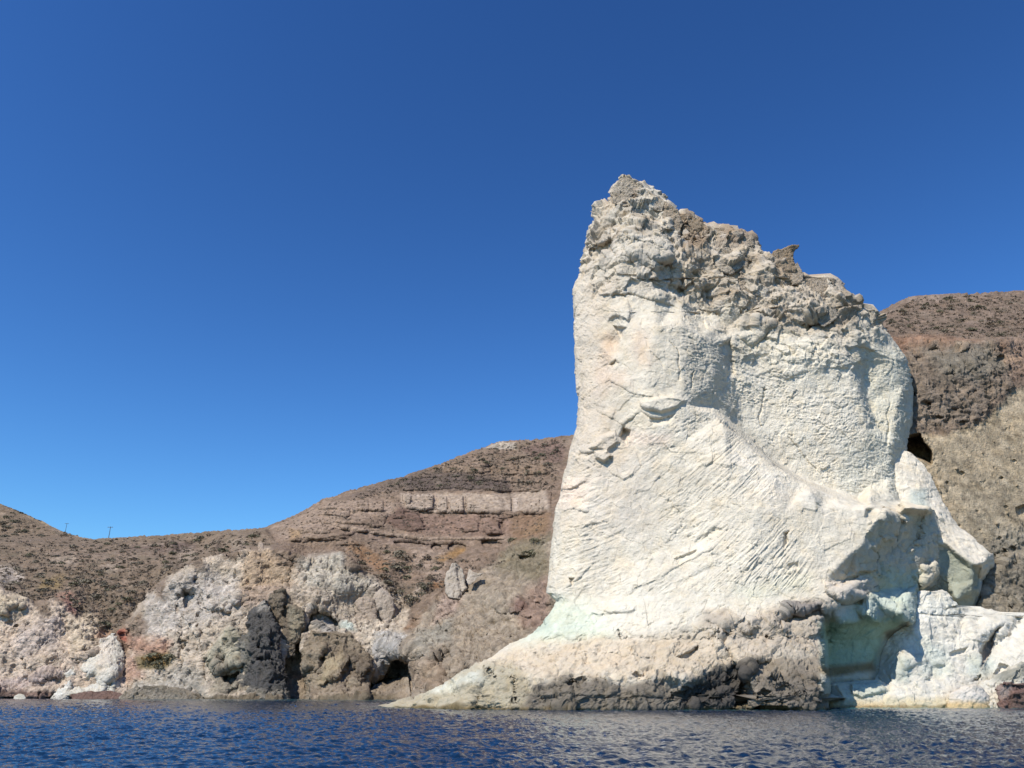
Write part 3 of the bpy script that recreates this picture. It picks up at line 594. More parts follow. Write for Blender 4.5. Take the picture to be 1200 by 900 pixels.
for (x, y, rx, ry) in ((399, 622.5, 14, 3.6), (479, 637.5, 20, 4.4), (512, 641, 6.5, 5.6), (536, 641, 12, 6), (576, 637.5, 14, 4.6), (335, 622, 12, 3.6), (334, 607, 9, 3)):
    D([(x+rx*math.cos(k*.5236)*random.uniform(.85, 1.1), y+ry*math.sin(k*.5236)+(1.2 if math.cos(k*.5236) > 0 else 0)) for k in range(12)], 2.4, 1.6, .7)
D([(523, 545), (570, 543), (576, 552), (570, 555), (522, 553)], -2.4, 1.6, .8); D([(566, 546), (577, 546), (577, 555), (566, 556)], 2, 1.2, .6)
D([(585, 548), (600, 545), (609, 556), (590, 557)], -2, 1.6, .8); D([(618, 550), (640, 546), (642, 555), (618, 557)], -2, 1.6, .8)
D([(545, 531), (580, 529), (586, 532), (560, 535)], -1.6, 1.5, 1)
for ln, am in (([(380, 596), (420, 592), (450, 590)], 1.4), ([(360, 612), (400, 608), (440, 612)], 1.6), ([(470, 575), (540, 572), (600, 576), (640, 574)], 1.8), ([(480, 560), (540, 558), (575, 556)], 1.5), ([(500, 566), (560, 562), (640, 566)], 1.4), ([(590, 540), (620, 534), (664, 528)], 1.4), ([(330, 640), (345, 645)], 1),
               ([(262, 656), (290, 650)], 1.6), ([(225, 660), (232, 657)], 1.5), ([(60, 640), (100, 645), (160, 650), (220, 646)], .8), ([(560, 604), (590, 607), (615, 604)], 2.2), ([(512, 601), (545, 603)], 1.6), ([(140, 647), (200, 641), (260, 640)], .8)):
    H.step(ln, am, 9, 1.2, 1.2)
for k in range(46):
    a = random.uniform(330, 640); vv = random.uniform(max(np.interp(a, [330, 590], [612, 522]), 520)+5, 640); L_ = random.uniform(12, 50)
    H.step([(a+x*L_, vv+x*random.uniform(-2, 3)-x*L_*.04) for x in (0, .33, .66, 1)], random.uniform(.4, 1.3), random.uniform(4, 8), 1.2, 1.6)
# right-hand hill: a band of dark broken rock above a smooth scree
D([(1020, 405), (1060, 400), (1075, 395), (1110, 400), (1160, 398), (1182, 420), (1182, 455), (1160, 470), (1148, 492), (1120, 504), (1080, 505), (1060, 498), (1020, 500)], -.45, 5, 7)
D([(1130, 402), (1134, 400), (1136, 408), (1122, 415)], -.8, 1.5, .5); D([(1169, 418), (1177, 416), (1178, 430), (1170, 428)], .9, 1.5, .5)
D([(1062, 512), (1078, 509), (1092, 528), (1092, 546), (1078, 538), (1060, 532), (1050, 524)], 9, 1.6, .8)        # recess cut into the shape to give the dark shadow beside the stack
D([(1160, 660), (1180, 650), (1172, 668), (1160, 680)], 1.0, 2, 1); D([(1190, 595), (1206, 590), (1206, 608), (1194, 605)], 1.0, 2, 1)
D([(1150, 690), (1180, 650), (1230, 640), (1230, 725), (1150, 725)], -1.2, 6, 3)
for (a, b, r) in ((1086, 472, 5), (1075, 420, 4), (1110, 440, 5), (1140, 460, 5), (1150, 430, 4), (1095, 410, 4), (1100, 490, 5), (1120, 480, 4), (1180, 700, 4), (1192, 678, 3), (1186, 712, 3), (1070, 462, 4), (1130, 495, 4), (1050, 460, 5)):
    D([(a-r*1.5, b), (a, b-r*.7), (a+r*1.4, b-r*.2), (a+r*.2, b+r*.7)], 1.1, 1.8, 1.6)
D([(1050, 399), (1060, 395), (1075, 396), (1062, 400)], 1.0, 1.2, .6); D([(1062, 352), (1075, 349), (1074, 354), (1064, 356)], -1, 1.2, .6)
for k in range(70):
    u = random.uniform(1085, 1230); v = random.uniform(515, 720); r = random.uniform(.8, 2.6)
    D([(u-r*1.4, v), (u, v-r), (u+r*1.2, v-r*.3), (u+r*.3, v+r)], random.choice([.7, .5, -.5]), 1.4, 1.2)
# --- kinds of surface
m = H.mask
m('cliff', [(-230, 842), (-230, 715), (-40, 700), (0, 690), (40, 712), (70, 703), (96, 728), (125, 745), (150, 730), (190, 684), (230, 660), (290, 645), (330, 642), (360, 655), (400, 650), (440, 680), (470, 720), (500, 720), (540, 660), (600, 640), (700, 620), (760, 842)], 1, 8, 4)
m('cliff', [(1020, 395), (1075, 393), (1180, 398), (1190, 455), (1150, 495), (1110, 508), (1020, 505)], 1, 10, 8); m('crag', [(1020, 395), (1075, 393), (1180, 398), (1190, 455), (1150, 495), (1110, 508), (1020, 505)], 1, 10, 8)
m('cliff', [(1150, 640), (1230, 590), (1430, 560), (1430, 842), (1040, 842), (1100, 720)], .7, 14, 6)
m('veg', [(-230, 720), (-230, 540), (0, 590), (110, 630), (310, 620), (330, 642), (290, 645), (230, 660), (190, 684), (150, 730), (125, 745), (96, 728), (70, 703), (40, 710), (0, 690)], 1, 5, 3)
m('veg', [(380, 580), (590, 516), (700, 500), (650, 580), (600, 575), (470, 576), (400, 590)], .6, 5, 3); m('veg', [(430, 650), (540, 650), (500, 690), (470, 715), (440, 685)], .7, 6, 3); m('veg', [(1000, 395), (1020, 360), (1430, 320), (1430, 410), (1180, 396), (1075, 393)], .8, 6, 3)
m('scree', [(1090, 510), (1150, 495), (1190, 455), (1230, 430), (1300, 600), (1180, 640), (1120, 640)], 1, 10, 4)
m('band', [(330, 640), (330, 600), (380, 584), (470, 575), (650, 570), (650, 645), (560, 655), (430, 645), (380, 625)], 1, 6, 3)
# --- colours of soil and rock
p = H.paint
p([(-230, 720), (-230, 540), (0, 586), (110, 628), (310, 618), (330, 642), (290, 645), (230, 660), (190, 684), (150, 730), (125, 745), (96, 728), (70, 703), (40, 710), (0, 690)], (.205, .155, .112), 4, 4)
p([(20, 596), (60, 612), (105, 629), (95, 631), (40, 608)], (.33, .25, .17), 2, 2, .8); p([(50, 645), (200, 640), (250, 646), (160, 658), (60, 655)], (.25, .19, .145), 6, 5, .7)
p([(0, 662), (25, 665), (30, 680), (0, 690)], (.45, .39, .33), 4, 4, .8); p([(150, 640), (230, 634), (230, 646), (150, 648)], (.14, .10, .085), 4, 4, .6); p([(50, 680), (75, 675), (70, 690), (45, 692)], (.25, .18, .08), 5, 3, .7)
# pink and white cliff
p([(-230, 842), (-230, 715), (-40, 700), (0, 692), (40, 712), (70, 705), (96, 728), (125, 745), (150, 770), (150, 842)], (.53, .43, .335), 4, 8)
p([(-30, 700), (30, 697), (30, 720), (-30, 735)], (.54, .45, .33), 5, 4); p([(80, 727), (105, 716), (122, 735), (110, 760), (85, 765)], (.56, .46, .34), 6, 4); p([(20, 735), (70, 722), (70, 760), (20, 770)], (.50, .42, .36), 8, 6, .8); p([(0, 800), (60, 785), (80, 790), (60, 806), (0, 810)], (.47, .38, .33), 5, 4)
p([(66, 700), (80, 695), (94, 708), (90, 722), (80, 715)], (.38, .22, .165), 4, 4); p([(-230, 842), (-230, 812), (60, 810), (80, 812), (80, 842)], (.22, .15, .12), 2, 1.5)
p([(118, 735), (128, 740), (122, 752), (112, 745)], (.40, .24, .15), 4, 3, .8)
# tan cliff in the middle
p([(150, 842), (150, 730), (190, 684), (230, 660), (290, 646), (330, 643), (350, 660), (395, 650), (440, 680), (480, 710), (480, 842)], (.47, .395, .31), 4, 9)
p([(175, 700), (230, 668), (280, 680), (280, 720), (200, 740), (160, 745)], (.46, .41, .355), 10, 8); p([(290, 648), (335, 645), (350, 665), (345, 690), (290, 712), (280, 690)], (.40, .30, .205), 8, 4); p([(280, 690), (345, 690), (320, 715), (285, 715)], (.38, .29, .225), 6, 4, .8)
p([(350, 660), (395, 650), (440, 680), (430, 700), (360, 690)], (.48, .43, .35), 8, 4); p([(345, 695), (400, 700), (440, 690), (440, 720), (380, 720), (330, 712)], (.41, .345, .27), 8, 5)
p([(140, 742), (150, 738), (188, 755), (186, 775), (160, 765), (150, 760)], (.36, .205, .145), 7, 6, .8); p([(138, 740), (148, 737), (148, 752), (143, 750)], (.36, .10, .07), 2, 2, .7); p([(180, 745), (200, 748), (195, 770), (180, 770)], (.45, .28, .2), 6, 4, .8); p([(150, 770), (165, 765), (172, 795), (145, 805)], (.46, .315, .24), 6, 4)
p([(160, 770), (185, 762), (205, 772), (195, 785), (165, 785)], (.17, .135, .065), 4, 4, .9); p([(182, 773), (198, 765), (196, 778), (182, 780)], (.30, .19, .07), 3, 3, .7)
p([(160, 800), (210, 780), (240, 790), (245, 815), (160, 818)], (.40, .36, .30), 6, 4); p([(240, 770), (272, 730), (284, 750), (282, 785), (250, 795)], (.35, .315, .235), 5, 3)
p([(255, 760), (250, 815), (330, 818), (330, 800), (280, 800)], (.26, .225, .17), 5, 3); p([(400, 730), (415, 735), (418, 745), (405, 745)], (.45, .48, .42), 3, 3); p([(362, 712), (400, 728), (404, 748), (384, 748), (360, 735)], (.34, .31, .27), 3, 3)
p([(420, 735), (450, 735), (440, 770), (432, 775), (424, 755)], (.50, .43, .34), 4, 3); p([(440, 745), (480, 740), (486, 765), (475, 785), (445, 790), (436, 770)], (.40, .375, .34), 4, 3); p([(455, 770), (484, 768), (484, 795), (460, 795)], (.22, .225, .235), 4, 3)
p([(455, 726), (500, 690), (500, 680), (475, 700), (450, 725)], (.40, .32, .25), 3, 2)
p([(330, 842), (340, 790), (440, 790), (490, 800), (520, 842)], (.255, .205, .15), 5, 4)
for pl in ([(316, 638), (342, 640), (352, 664), (340, 676), (326, 656)], [(226, 648), (242, 650), (238, 674), (226, 668)], [(258, 640), (285, 638), (281, 657), (266, 662)], [(182, 684), (196, 680), (194, 704), (184, 700)], [(398, 646), (420, 655), (426, 676), (408, 668)], [(150, 730), (166, 715), (172, 735), (156, 748)], [(40, 708), (56, 702), (60, 722), (46, 724)]):
    p(pl, (.215, .16, .118), 4, 5, .9)
for pl in ([(206, 648), (226, 640), (232, 653), (212, 662)], [(268, 634), (286, 630), (290, 640), (272, 644)], [(120, 664), (140, 660), (142, 668), (124, 672)], [(60, 656), (84, 652), (86, 660), (62, 664)], [(356, 640), (380, 632), (392, 640), (368, 648)], [(470, 668), (500, 662), (505, 676), (480, 684)]):
    p(pl, (.36, .29, .225), 4, 5, .7)
# brown hill with terraces
p([(320, 640), (330, 610), (380, 585), (590, 515), (700, 505), (660, 640), (600, 640), (540, 680), (500, 690), (440, 680), (400, 650), (340, 650)], (.225, .165, .122), 5, 4)
p([(330, 632), (320, 620), (380, 590), (450, 585), (470, 600), (400, 615), (360, 635)], (.30, .225, .17), 5, 4); p([(470, 579), (602, 579), (640, 575), (645, 600), (470, 600)], (.365, .29, .225), 2, 1.5)
for a in (510.5, 526, 546, 603, 473): p([(a-1.2, 579), (a+1.2, 579), (a+2, 602), (a-2, 602)], (.35, .275, .215), 1, .5)
p([(600, 583), (612, 584), (606, 600), (600, 600)], (.42, .34, .27), 2, 1); p([(440, 567), (500, 549), (590, 560), (600, 577), (470, 576), (400, 585)], (.165, .125, .098), 4, 3); p([(470, 561), (545, 556), (600, 566), (600, 577), (480, 574)], (.12, .092, .08), 4, 4, .8)
p([(520, 545), (640, 546), (642, 556), (520, 554)], (.235, .17, .12), 2, 2, .8); p([(585, 519), (604, 520), (606, 527), (580, 527)], (.46, .40, .33), 2, 1.5); p([(566, 526), (586, 520), (578, 526)], (.46, .40, .33), 1.5, 1)
p([(610, 525), (665, 515), (660, 545), (630, 540)], (.17, .115, .095), 4, 4, .8); p([(470, 602), (600, 604), (600, 628), (480, 628)], (.24, .165, .125), 5, 4); p([(450, 612), (470, 594), (490, 602), (500, 622), (470, 622)], (.165, .11, .085), 3, 2)
p([(600, 604), (645, 600), (642, 640), (600, 640)], (.22, .145, .095), 5, 4); p([(610, 625), (640, 605), (640, 618), (615, 635)], (.25, .165, .095), 5, 5, .6)
p([(384, 614), (500, 630), (592, 629), (592, 633), (500, 635), (400, 621)], (.32, .24, .18), 2, 1.2); p([(390, 620), (500, 636), (520, 648), (460, 640)], (.245, .18, .14), 3, 2); p([(480, 640), (525, 648), (520, 690), (490, 670)], (.31, .235, .18), 4, 3)
p([(408, 640), (425, 640), (460, 665), (445, 670), (420, 655)], (.27, .16, .09), 4, 4, .8); p([(510, 655), (545, 640), (548, 646), (520, 660)], (.29, .17, .07), 3, 3, .8); p([(470, 738), (500, 715), (505, 722), (475, 742)], (.28, .175, .105), 3, 3, .8); p([(505, 685), (522, 680), (520, 690), (508, 692)], (.31, .18, .1), 2, 2, .8)
p([(340, 620), (355, 622), (352, 632), (340, 634)], (.33, .22, .12), 3, 2, .7)
# broken tan rock beside the stack
p([(480, 842), (475, 740), (500, 715), (545, 690), (600, 650), (660, 630), (700, 640), (760, 842)], (.31, .255, .195), 5, 5); p([(600, 640), (645, 628), (645, 690), (610, 680), (580, 670)], (.215, .18, .125), 6, 5); p([(620, 690), (645, 680), (645, 730), (615, 740), (605, 715)], (.265, .185, .145), 7, 5, .9)
p([(595, 710), (615, 702), (622, 712), (600, 720)], (.19, .12, .10), 3, 3, .8); p([(490, 740), (530, 725), (530, 755), (500, 770), (485, 760)], (.30, .27, .22), 6, 5); p([(485, 778), (520, 778), (525, 812), (488, 812)], (.28, .215, .155), 5, 4); p([(520, 700), (545, 695), (530, 720), (505, 730)], (.33, .25, .2), 5, 4); p([(560, 690), (600, 690), (600, 740), (570, 740)], (.31, .26, .20), 10, 6, .8)
# right-hand hill
p([(1000, 400), (1000, 320), (1430, 320), (1430, 420), (1190, 405), (1080, 398)], (.215, .16, .122), 4, 3); p([(1060, 348), (1130, 343), (1130, 350), (1065, 355)], (.28, .215, .17), 3, 2, .8); p([(1020, 402), (1080, 395), (1130, 396), (1180, 405), (1180, 412), (1110, 412), (1060, 425), (1030, 440)], (.27, .17, .115), 4, 3)
p([(1030, 430), (1080, 408), (1160, 402), (1182, 425), (1180, 455), (1150, 490), (1110, 505), (1020, 505)], (.235, .185, .14), 10, 12); p([(1090, 415), (1160, 405), (1180, 430), (1150, 445), (1100, 440)], (.215, .195, .155), 12, 8, .7); p([(1120, 400), (1136, 400), (1130, 412), (1118, 414)], (.30, .235, .17), 2, 1)
p([(1178, 400), (1430, 400), (1430, 440), (1185, 450)], (.28, .20, .15), 6, 4); p([(1176, 418), (1196, 418), (1195, 424), (1178, 424)], (.36, .25, .17), 3, 2)
p([(1060, 510), (1110, 508), (1150, 495), (1190, 455), (1430, 440), (1430, 842), (1040, 842)], (.41, .33, .225), 5, 4); p([(1130, 560), (1220, 540), (1220, 640), (1140, 640)], (.36, .295, .205), 16, 8, .8); p([(1120, 640), (1180, 620), (1430, 600), (1430, 842), (1050, 842)], (.27, .235, .18), 12, 8); p([(1145, 690), (1190, 645), (1230, 640), (1230, 730), (1150, 730)], (.25, .215, .165), 8, 5)
# water line
p([(-230, 842), (-230, 816.5), (400, 818), (480, 819), (700, 822), (700, 842)], (.16, .13, .09), 1.2, 1)

NU, NV = 1900, 600
us = np.concatenate([np.linspace(-220, 660, 1130), np.linspace(661, 1010, 160), np.linspace(1011, 1420, 610)]); NU = len(us)
sk = np.interp(us, [a for a, b in SKY], [b for a, b in SKY]) + 1.1*fbm(np.stack([us, us*0, us*0], -1), 1/9, 3, 401) + .8*noise(np.stack([us/3, us*0, us*0], -1), 402)
ss = np.linspace(0, 1, NV)
V = sk[None]+(834-sk)[None]*ss[:, None]; U = np.repeat(us[None], NV, 0)
P = P3(U, V, H.at(H.Y, U, V))
q = P.reshape(-1, 3); u = U.ravel(); v = V.ravel()
cl = H.get('cliff', u, v); vg = H.get('veg', u, v); sc = H.get('scree', u, v); bd = H.get('band', u, v)
wq = q+1.6*np.stack([fbm(q, .15, 3, 301+s) for s in (0, 20, 40)], -1)
sp = spacing(P)
c1, e1 = cells(wq, .16, 310, 1.2); c2, e2 = cells(wq, .42, 311, 1.2); c3, e3 = cells(wq, 1.0, 312, 1.1); c4, e4 = cells(wq, 1.9, 313, 1.1)
L6, L3, L15, L1 = lim(sp, 7.), lim(sp, 3.), lim(sp, 1.5), lim(sp, .9)
nb = np.clip(q[:, 1]/170, .7, 1.3)
d = .8*fbm(q, .06, 4, 320)
gl = np.stack([q[:, 0]*.55+.35*q[:, 2], q[:, 1]*.2, q[:, 2]*.14-.05*q[:, 0]], -1)      # gullies down the faces
d += cl*(.75*planes(q, .14, 620)*L6+.42*planes(q, .40, 621)*L3+.26*planes(q, 1.0, 622)*L15+.16*planes(q, 2.2, 623)*L1+.30*c1*L6+.14*c2*L3+.16*c3*L15+.14*c4*L1+.40*ridged(q, .25, 3, 322, .6)*L6+.24*ridged(q, .9, 4, 345, .65)*L15) - cl*.9*sstep(fbm(q*np.array([1.5, 1, .7]), .45, 4, 323), .20, .34)*L3 + cl*.45*ridged(gl, .8, 3, 347)*L3
d += (1-cl)*(1-sc)*(1-.6*bd)*(.25*c2*L3+.24*c3*L15+.14*c4*L1+.45*fbm(q, .25, 4, 324)*L6+.3*ridged(q, .6, 4, 327, .6)*L3) + sc*(.16*fbm(q, .35, 3, 325)+.03*c3+.02*c4+.03*ridged(q, 1.2, 3, 349)-.28*sstep(noise(q*1.1+.4*noise(q*3, 351)[:, None], 328), .42, .62)*sstep(fbm(q, .15, 2, 353), -.1, .3))
cl2 = H.get('crag', u, v)
lay = np.stack([q[:, 0]*.22, q[:, 1]*.3, q[:, 2]*.95+.6*fbm(q, .15, 3, 371)], -1)
d = d*(1-.35*cl2)+cl2*(.30*ridged(lay, 1, 4, 373, .6)-.5*sstep(fbm(q, .7, 3, 375), .15, .35))
stra = np.stack([q[:, 0]*.05, q[:, 1]*.02, q[:, 2]*1.1+.5*fbm(q, .05, 2, 329)], -1)
d += bd*.65*ridged(stra, 1, 3, 326, .6)*L15
P = displace(P, d.reshape(U.shape), False)
col = soil(H.at(H.col, U, V), P, .14, .16, 5)
sk_ = (1+.42*sstep(fbm(q, .55, 4, 361), -.35, .35)-.21)*(1-.30*sstep(fbm(q, .9, 3, 363), .10, .32))
col = col*.92*sk_.reshape(U.shape)[..., None]
# vegetation litter and pale bare patches mottle the slopes
q = P.reshape(-1, 3); k = (vg*sstep(fbm(q, .16, 4, 331), .0, .35)).reshape(U.shape)[..., None]*.55
col = col*(1-k)+np.array([.135, .112, .078])*k
k = (vg*sstep(fbm(q, .12, 4, 335), .18, .45)).reshape(U.shape)[..., None]*.6
col = col*(1-k)+np.array([.30, .235, .18])*k
k = (cl*sstep(fbm(q, .35, 3, 339), .16, .36)*(u < 480)).reshape(U.shape)[..., None]*.35
col = col*(1-k)+np.array([.25, .20, .16])*k
HP, HU, HV = P, U, V
# the far side of the ridge
bk = np.array([60, 45, 32, 20, 11, 5, 2.])[:, None]
ext = np.repeat(P[:1], 7, 0).copy(); ext[:, :, 1] += bk*1.5; ext[:, :, 0] += bk*.0; ext[:, :, 2] -= bk*.55
grid = np.concatenate([ext, P], 0)
hill = grid_mesh('hillside', grid, False, np.concatenate([np.repeat(col[:1], 7, 0), col], 0), M_HILL)
tag(hill, 'arid brown coastal hillside with pale shore cliffs and terraced bands', 'hillside', kind='structure')
print('hill', time.time()-T0)
# ------------------------------------------------------------------ single rocks
def rock(name, poly, y_top, y_bot, col, label=None, cat='rock', parent=None, bulge=2.5, back=5., dents=(), paints=(), fa=1.0, f0=.5, mat=None, step=.8, pit=0., yctrl=None, base=None, group=None, seed=0, smooth=.0):
    u0 = min(p[0] for p in poly)-12; u1 = max(p[0] for p in poly)+12; v0 = min(p[1] for p in poly)-12; v1 = max(p[1] for p in poly)+12
    k = Canvas(u0, v0, u1, v1, col, seed % 9+3)
    if yctrl: k.Y = k.tin(yctrl, 1.3)
    else: k.Y = y_top+(y_bot-y_top)*np.clip((k.V-v0-12)/(v1-v0-24), 0, 1)
    for a in dents: k.dent(*a)
    for a in paints: k.paint(*a)
    P, U, V = loft(poly, lambda u, v: k.at(k.Y, u, v), step, back, .3, 26, bulge)
    q = P.reshape(-1, 3); wq = q+.8*np.stack([fbm(q, .3, 3, seed+s) for s in (0, 20, 40)], -1)
    c1, _ = cells(wq, f0*.55, seed+3, 1.2); c2, _ = cells(wq, f0*1.4, seed+4, 1.2); c3, _ = cells(wq, f0*3.4, seed+5, 1.1)
    c4, _ = cells(wq, f0*6.5, seed+15, 1.1)
    d = fa*(.22*planes(q, f0*.7, seed+630)+.18*planes(q, f0*1.8, seed+631)+.13*planes(q, f0*4.2, seed+632)+.07*planes(q, f0*9, seed+633)+.36*c1+.26*c2+.16*c3+.06*c4+.20*ridged(q, f0*1.2, 5, seed+6, .6)) + smooth*.4*fbm(q, .35, 3, seed+8)
    if pit: d -= pit*sstep(fbm(q, f0*2.2, 3, seed+7), .15, .45)
    P = displace(P, d.reshape(U.shape))
    c = soil(k.at(k.col, U, V), P, .14, .12, seed)
    o = grid_mesh(name, close_caps(P), True, cap_col(c), mat or M_DARK, parent)
    if label: tag(o, label, cat, group)
    return o
# lower right of the stack: pale blocks, the fin behind, parts of the stack
TOE = wY(829)
rock('fin', [(1046, 522), (1056, 527), (1068, 531), (1081, 542), (1092, 560), (1101, 579), (1112, 598), (1122, 616), (1142, 631), (1163, 649), (1164, 660), (1156, 690), (1148, 716), (1138, 726), (1126, 722), (1112, 710), (1085, 700), (1060, 640), (1040, 590)], 0, 0, (.62, .56, .46),
     parent=stack, mat=M_WHITE, bulge=1.2, back=4, fa=.28, f0=.5, seed=41,
     yctrl=[(1050, 525, 121), (1068, 531, 120.5), (1081, 542, 120), (1101, 579, 118.4), (1122, 616, 116.8), (1142, 631, 115.6), (1163, 649, 114), (1060, 560, 118.5), (1075, 570, 118), (1080, 600, 116.4), (1100, 615, 115.4), (1108, 636, 113.8), (1125, 650, 112.8), (1142, 662, 112), (1060, 640, 116), (1156, 658, 112.6), (1110, 642, 114.6), (1125, 658, 114.0), (1140, 668, 113), (1112, 680, 114.6), (1130, 690, 113.4), (1142, 690, 113.6), (1150, 690, 115.5), (1156, 690, 118), (1120, 705, 113.2), (1135, 718, 115), (1146, 716, 117.5), (1110, 715, 116)],
     dents=[((1112, 690), (1142, 680), (1140, 700), (1118, 706)) and ([(1112, 690), (1142, 680), (1140, 700), (1118, 706)], -.8, 4, 2), ([(1140, 662), (1150, 664), (1146, 690), (1140, 690)], .8, 2, 1)],
     paints=[([(1100, 636), (1126, 652), (1145, 664), (1148, 690), (1140, 725), (1100, 720)], (.31, .32, .255), 4, 2), ([(1068, 575), (1085, 575), (1088, 595), (1062, 596)], (.46, .475, .42), 5, 3), ([(1112, 705), (1140, 700), (1140, 725), (1115, 722)], (.27, .29, .24), 4, 2)])
rock('pale_ledge', [(1076, 694), (1092, 693), (1108, 694), (1118, 706), (1128, 718), (1138, 716), (1147, 713), (1160, 716), (1180, 722), (1195, 724), (1215, 722), (1260, 730), (1290, 770), (1300, 842), (1006, 842), (1010, 800), (1014, 770), (1022, 740), (1040, 722), (1066, 712)], 0, 0, (.58, .545, .47),
     parent=stack, mat=M_WHITE, bulge=1.0, back=7, fa=.45, f0=.5, seed=42, smooth=.5,
     yctrl=[(1076, 694, 110.4), (1108, 694, 111), (1128, 719, 111), (1147, 713, 112), (1195, 724, 111.5), (1250, 730, 111), (1078, 720, 108.6), (1100, 722, 108.8), (1125, 745, 108.4), (1074, 735, 107.6), (1090, 752, 107.2), (1115, 765, 107.2), (1060, 765, 106.6), (1030, 745, 110.5), (1025, 775, 110.5), (1020, 800, 110), (1040, 725, 110), (1085, 780, 106), (1050, 800, 105.6), (1080, 800, 105.2), (1145, 745, 108.0), (1165, 735, 108.8), (1168, 752, 109.4), (1150, 780, 106.6), (1158, 775, 108.2), (1178, 770, 107.4), (1185, 745, 109.6), (1200, 760, 107), (1180, 790, 106.6), (1130, 800, 105.4), (1160, 806, 105.4), (1215, 760, 106.2), (1240, 790, 105), (1200, 800, 106), (1100, 829, TOE-.2), (1030, 829, TOE-.2), (1200, 829, TOE), (1280, 829, TOE-.5), (1100, 842, TOE-.8), (1280, 842, TOE-1)],
     dents=[([(1150, 760), (1163, 738), (1178, 730), (1166, 748), (1158, 770), (1150, 782)], 1.2, 2, 1), ([(1113, 765), (1135, 758), (1130, 765), (1115, 770)], .6, 1.5, 1), ([(1135, 800), (1150, 790), (1148, 800)], .9, 1.5, 1), ([(1172, 778), (1160, 800), (1170, 800), (1182, 780)], .7, 2, 1), ([(1078, 718), (1120, 722), (1122, 724), (1078, 722)], .35, 1.2, 1), ([(1090, 780), (1110, 778), (1105, 800), (1085, 800)], .5, 5, 2), ([(1055, 770), (1085, 765), (1090, 775), (1060, 785)], -.4, 4, 2)],
     paints=[([(1078, 745), (1110, 760), (1115, 790), (1080, 790)], (.49, .51, .445), 10, 6, .8), ([(1135, 770), (1165, 770), (1165, 800), (1130, 800)], (.45, .48, .42), 8, 5, .8), ([(1050, 770), (1070, 770), (1065, 800), (1042, 800)], (.46, .49, .43), 6, 4, .8), ([(1150, 765), (1163, 738), (1170, 735), (1160, 765), (1150, 785)], (.30, .26, .22), 2, 1), ([(1178, 745), (1185, 735), (1183, 750)], (.38, .31, .22), 3, 2), ([(1060, 700), (1125, 700), (1122, 725), (1074, 725)], (.57, .565, .50), 8, 4, .6),
             ([(1120, 790), (1180, 790), (1180, 815), (1110, 815)], (.52, .48, .41), 8, 5, .8), ([(1000, 850), (1005, 818), (1300, 818), (1300, 850)], (.50, .44, .31), 5, 3), ([(1000, 850), (1005, 826.5), (1300, 826.5), (1300, 850)], (.30, .24, .14), 1.5, 1)])
rock('pale_toe', [(966, 806), (974, 801), (984, 806), (995, 805), (1000, 798), (1014, 799), (1030, 797), (1048, 805), (1060, 815), (1070, 826), (1072, 842), (966, 842)], 105.8, TOE-1.2, (.53, .49, .40), parent=stack, mat=M_WHITE, bulge=1.2, back=4, fa=.3, f0=.7, seed=43,
     dents=[([(996, 800), (1030, 798), (1040, 810), (1010, 818), (998, 812)], -.6, 3, 1.5), ([(968, 805), (980, 803), (990, 820), (970, 828)], .4, 2, 1)],
     paints=[([(998, 800), (1032, 798), (1044, 815), (1005, 818)], (.45, .465, .40), 5, 3), ([(960, 842), (960, 822), (1080, 822), (1080, 842)], (.47, .38, .24), 5, 3), ([(966, 804), (976, 802), (988, 822), (968, 826)], (.28, .26, .21), 3, 2), ([(960, 842), (960, 827), (1080, 827), (1080, 842)], (.27, .2, .11), 1.5, 1)])
# free blocks at the foot of the stack
rock('boulder', [(1148, 800), (1160, 794), (1172, 790), (1186, 781), (1200, 775), (1230, 770), (1240, 842), (1146, 842), (1146, 815)], 105, TOE-1.6, (.50, .47, .40), 'pale fractured boulder with a dark grey top leaning on the pale ledge above the waterline', 'boulder', bulge=1.4, back=3, fa=.7, f0=.7, seed=44, mat=M_WHITE,
     paints=[([(1140, 842), (1140, 812), (1178, 808), (1240, 842)], (.52, .47, .38), 5, 3), ([(1160, 794), (1200, 775), (1240, 775), (1240, 790), (1175, 800)], (.24, .235, .2), 4, 3)])
rock('boulder', [(1168, 808), (1176, 801), (1186, 800), (1196, 806), (1212, 802), (1226, 812), (1228, 842), (1172, 842), (1169, 825)], TOE-2.2, TOE-3.2, (.22, .14, .12), 'dark reddish boulder at the waterline beside the pale ledge', 'boulder', bulge=1.3, back=3, fa=.7, f0=.9, seed=45, paints=[([(1185, 815), (1230, 812), (1230, 842), (1178, 842)], (.15, .105, .09), 4, 3), ([(1170, 805), (1185, 802), (1182, 815), (1172, 820)], (.42, .35, .31), 4, 3, .8)])
rock('boulder', [(1114, 812), (1126, 806), (1140, 801), (1152, 806), (1160, 816), (1163, 842), (1108, 842)], TOE-1.1, TOE-2.2, (.57, .52, .45), 'rounded pale pinkish boulder half in the water at the foot of the ledge', 'boulder', bulge=1.3, back=3, fa=.28, f0=.7, seed=46, mat=M_WHITE, paints=[([(1100, 842), (1100, 823), (1170, 823), (1170, 842)], (.48, .36, .2), 4, 3)])
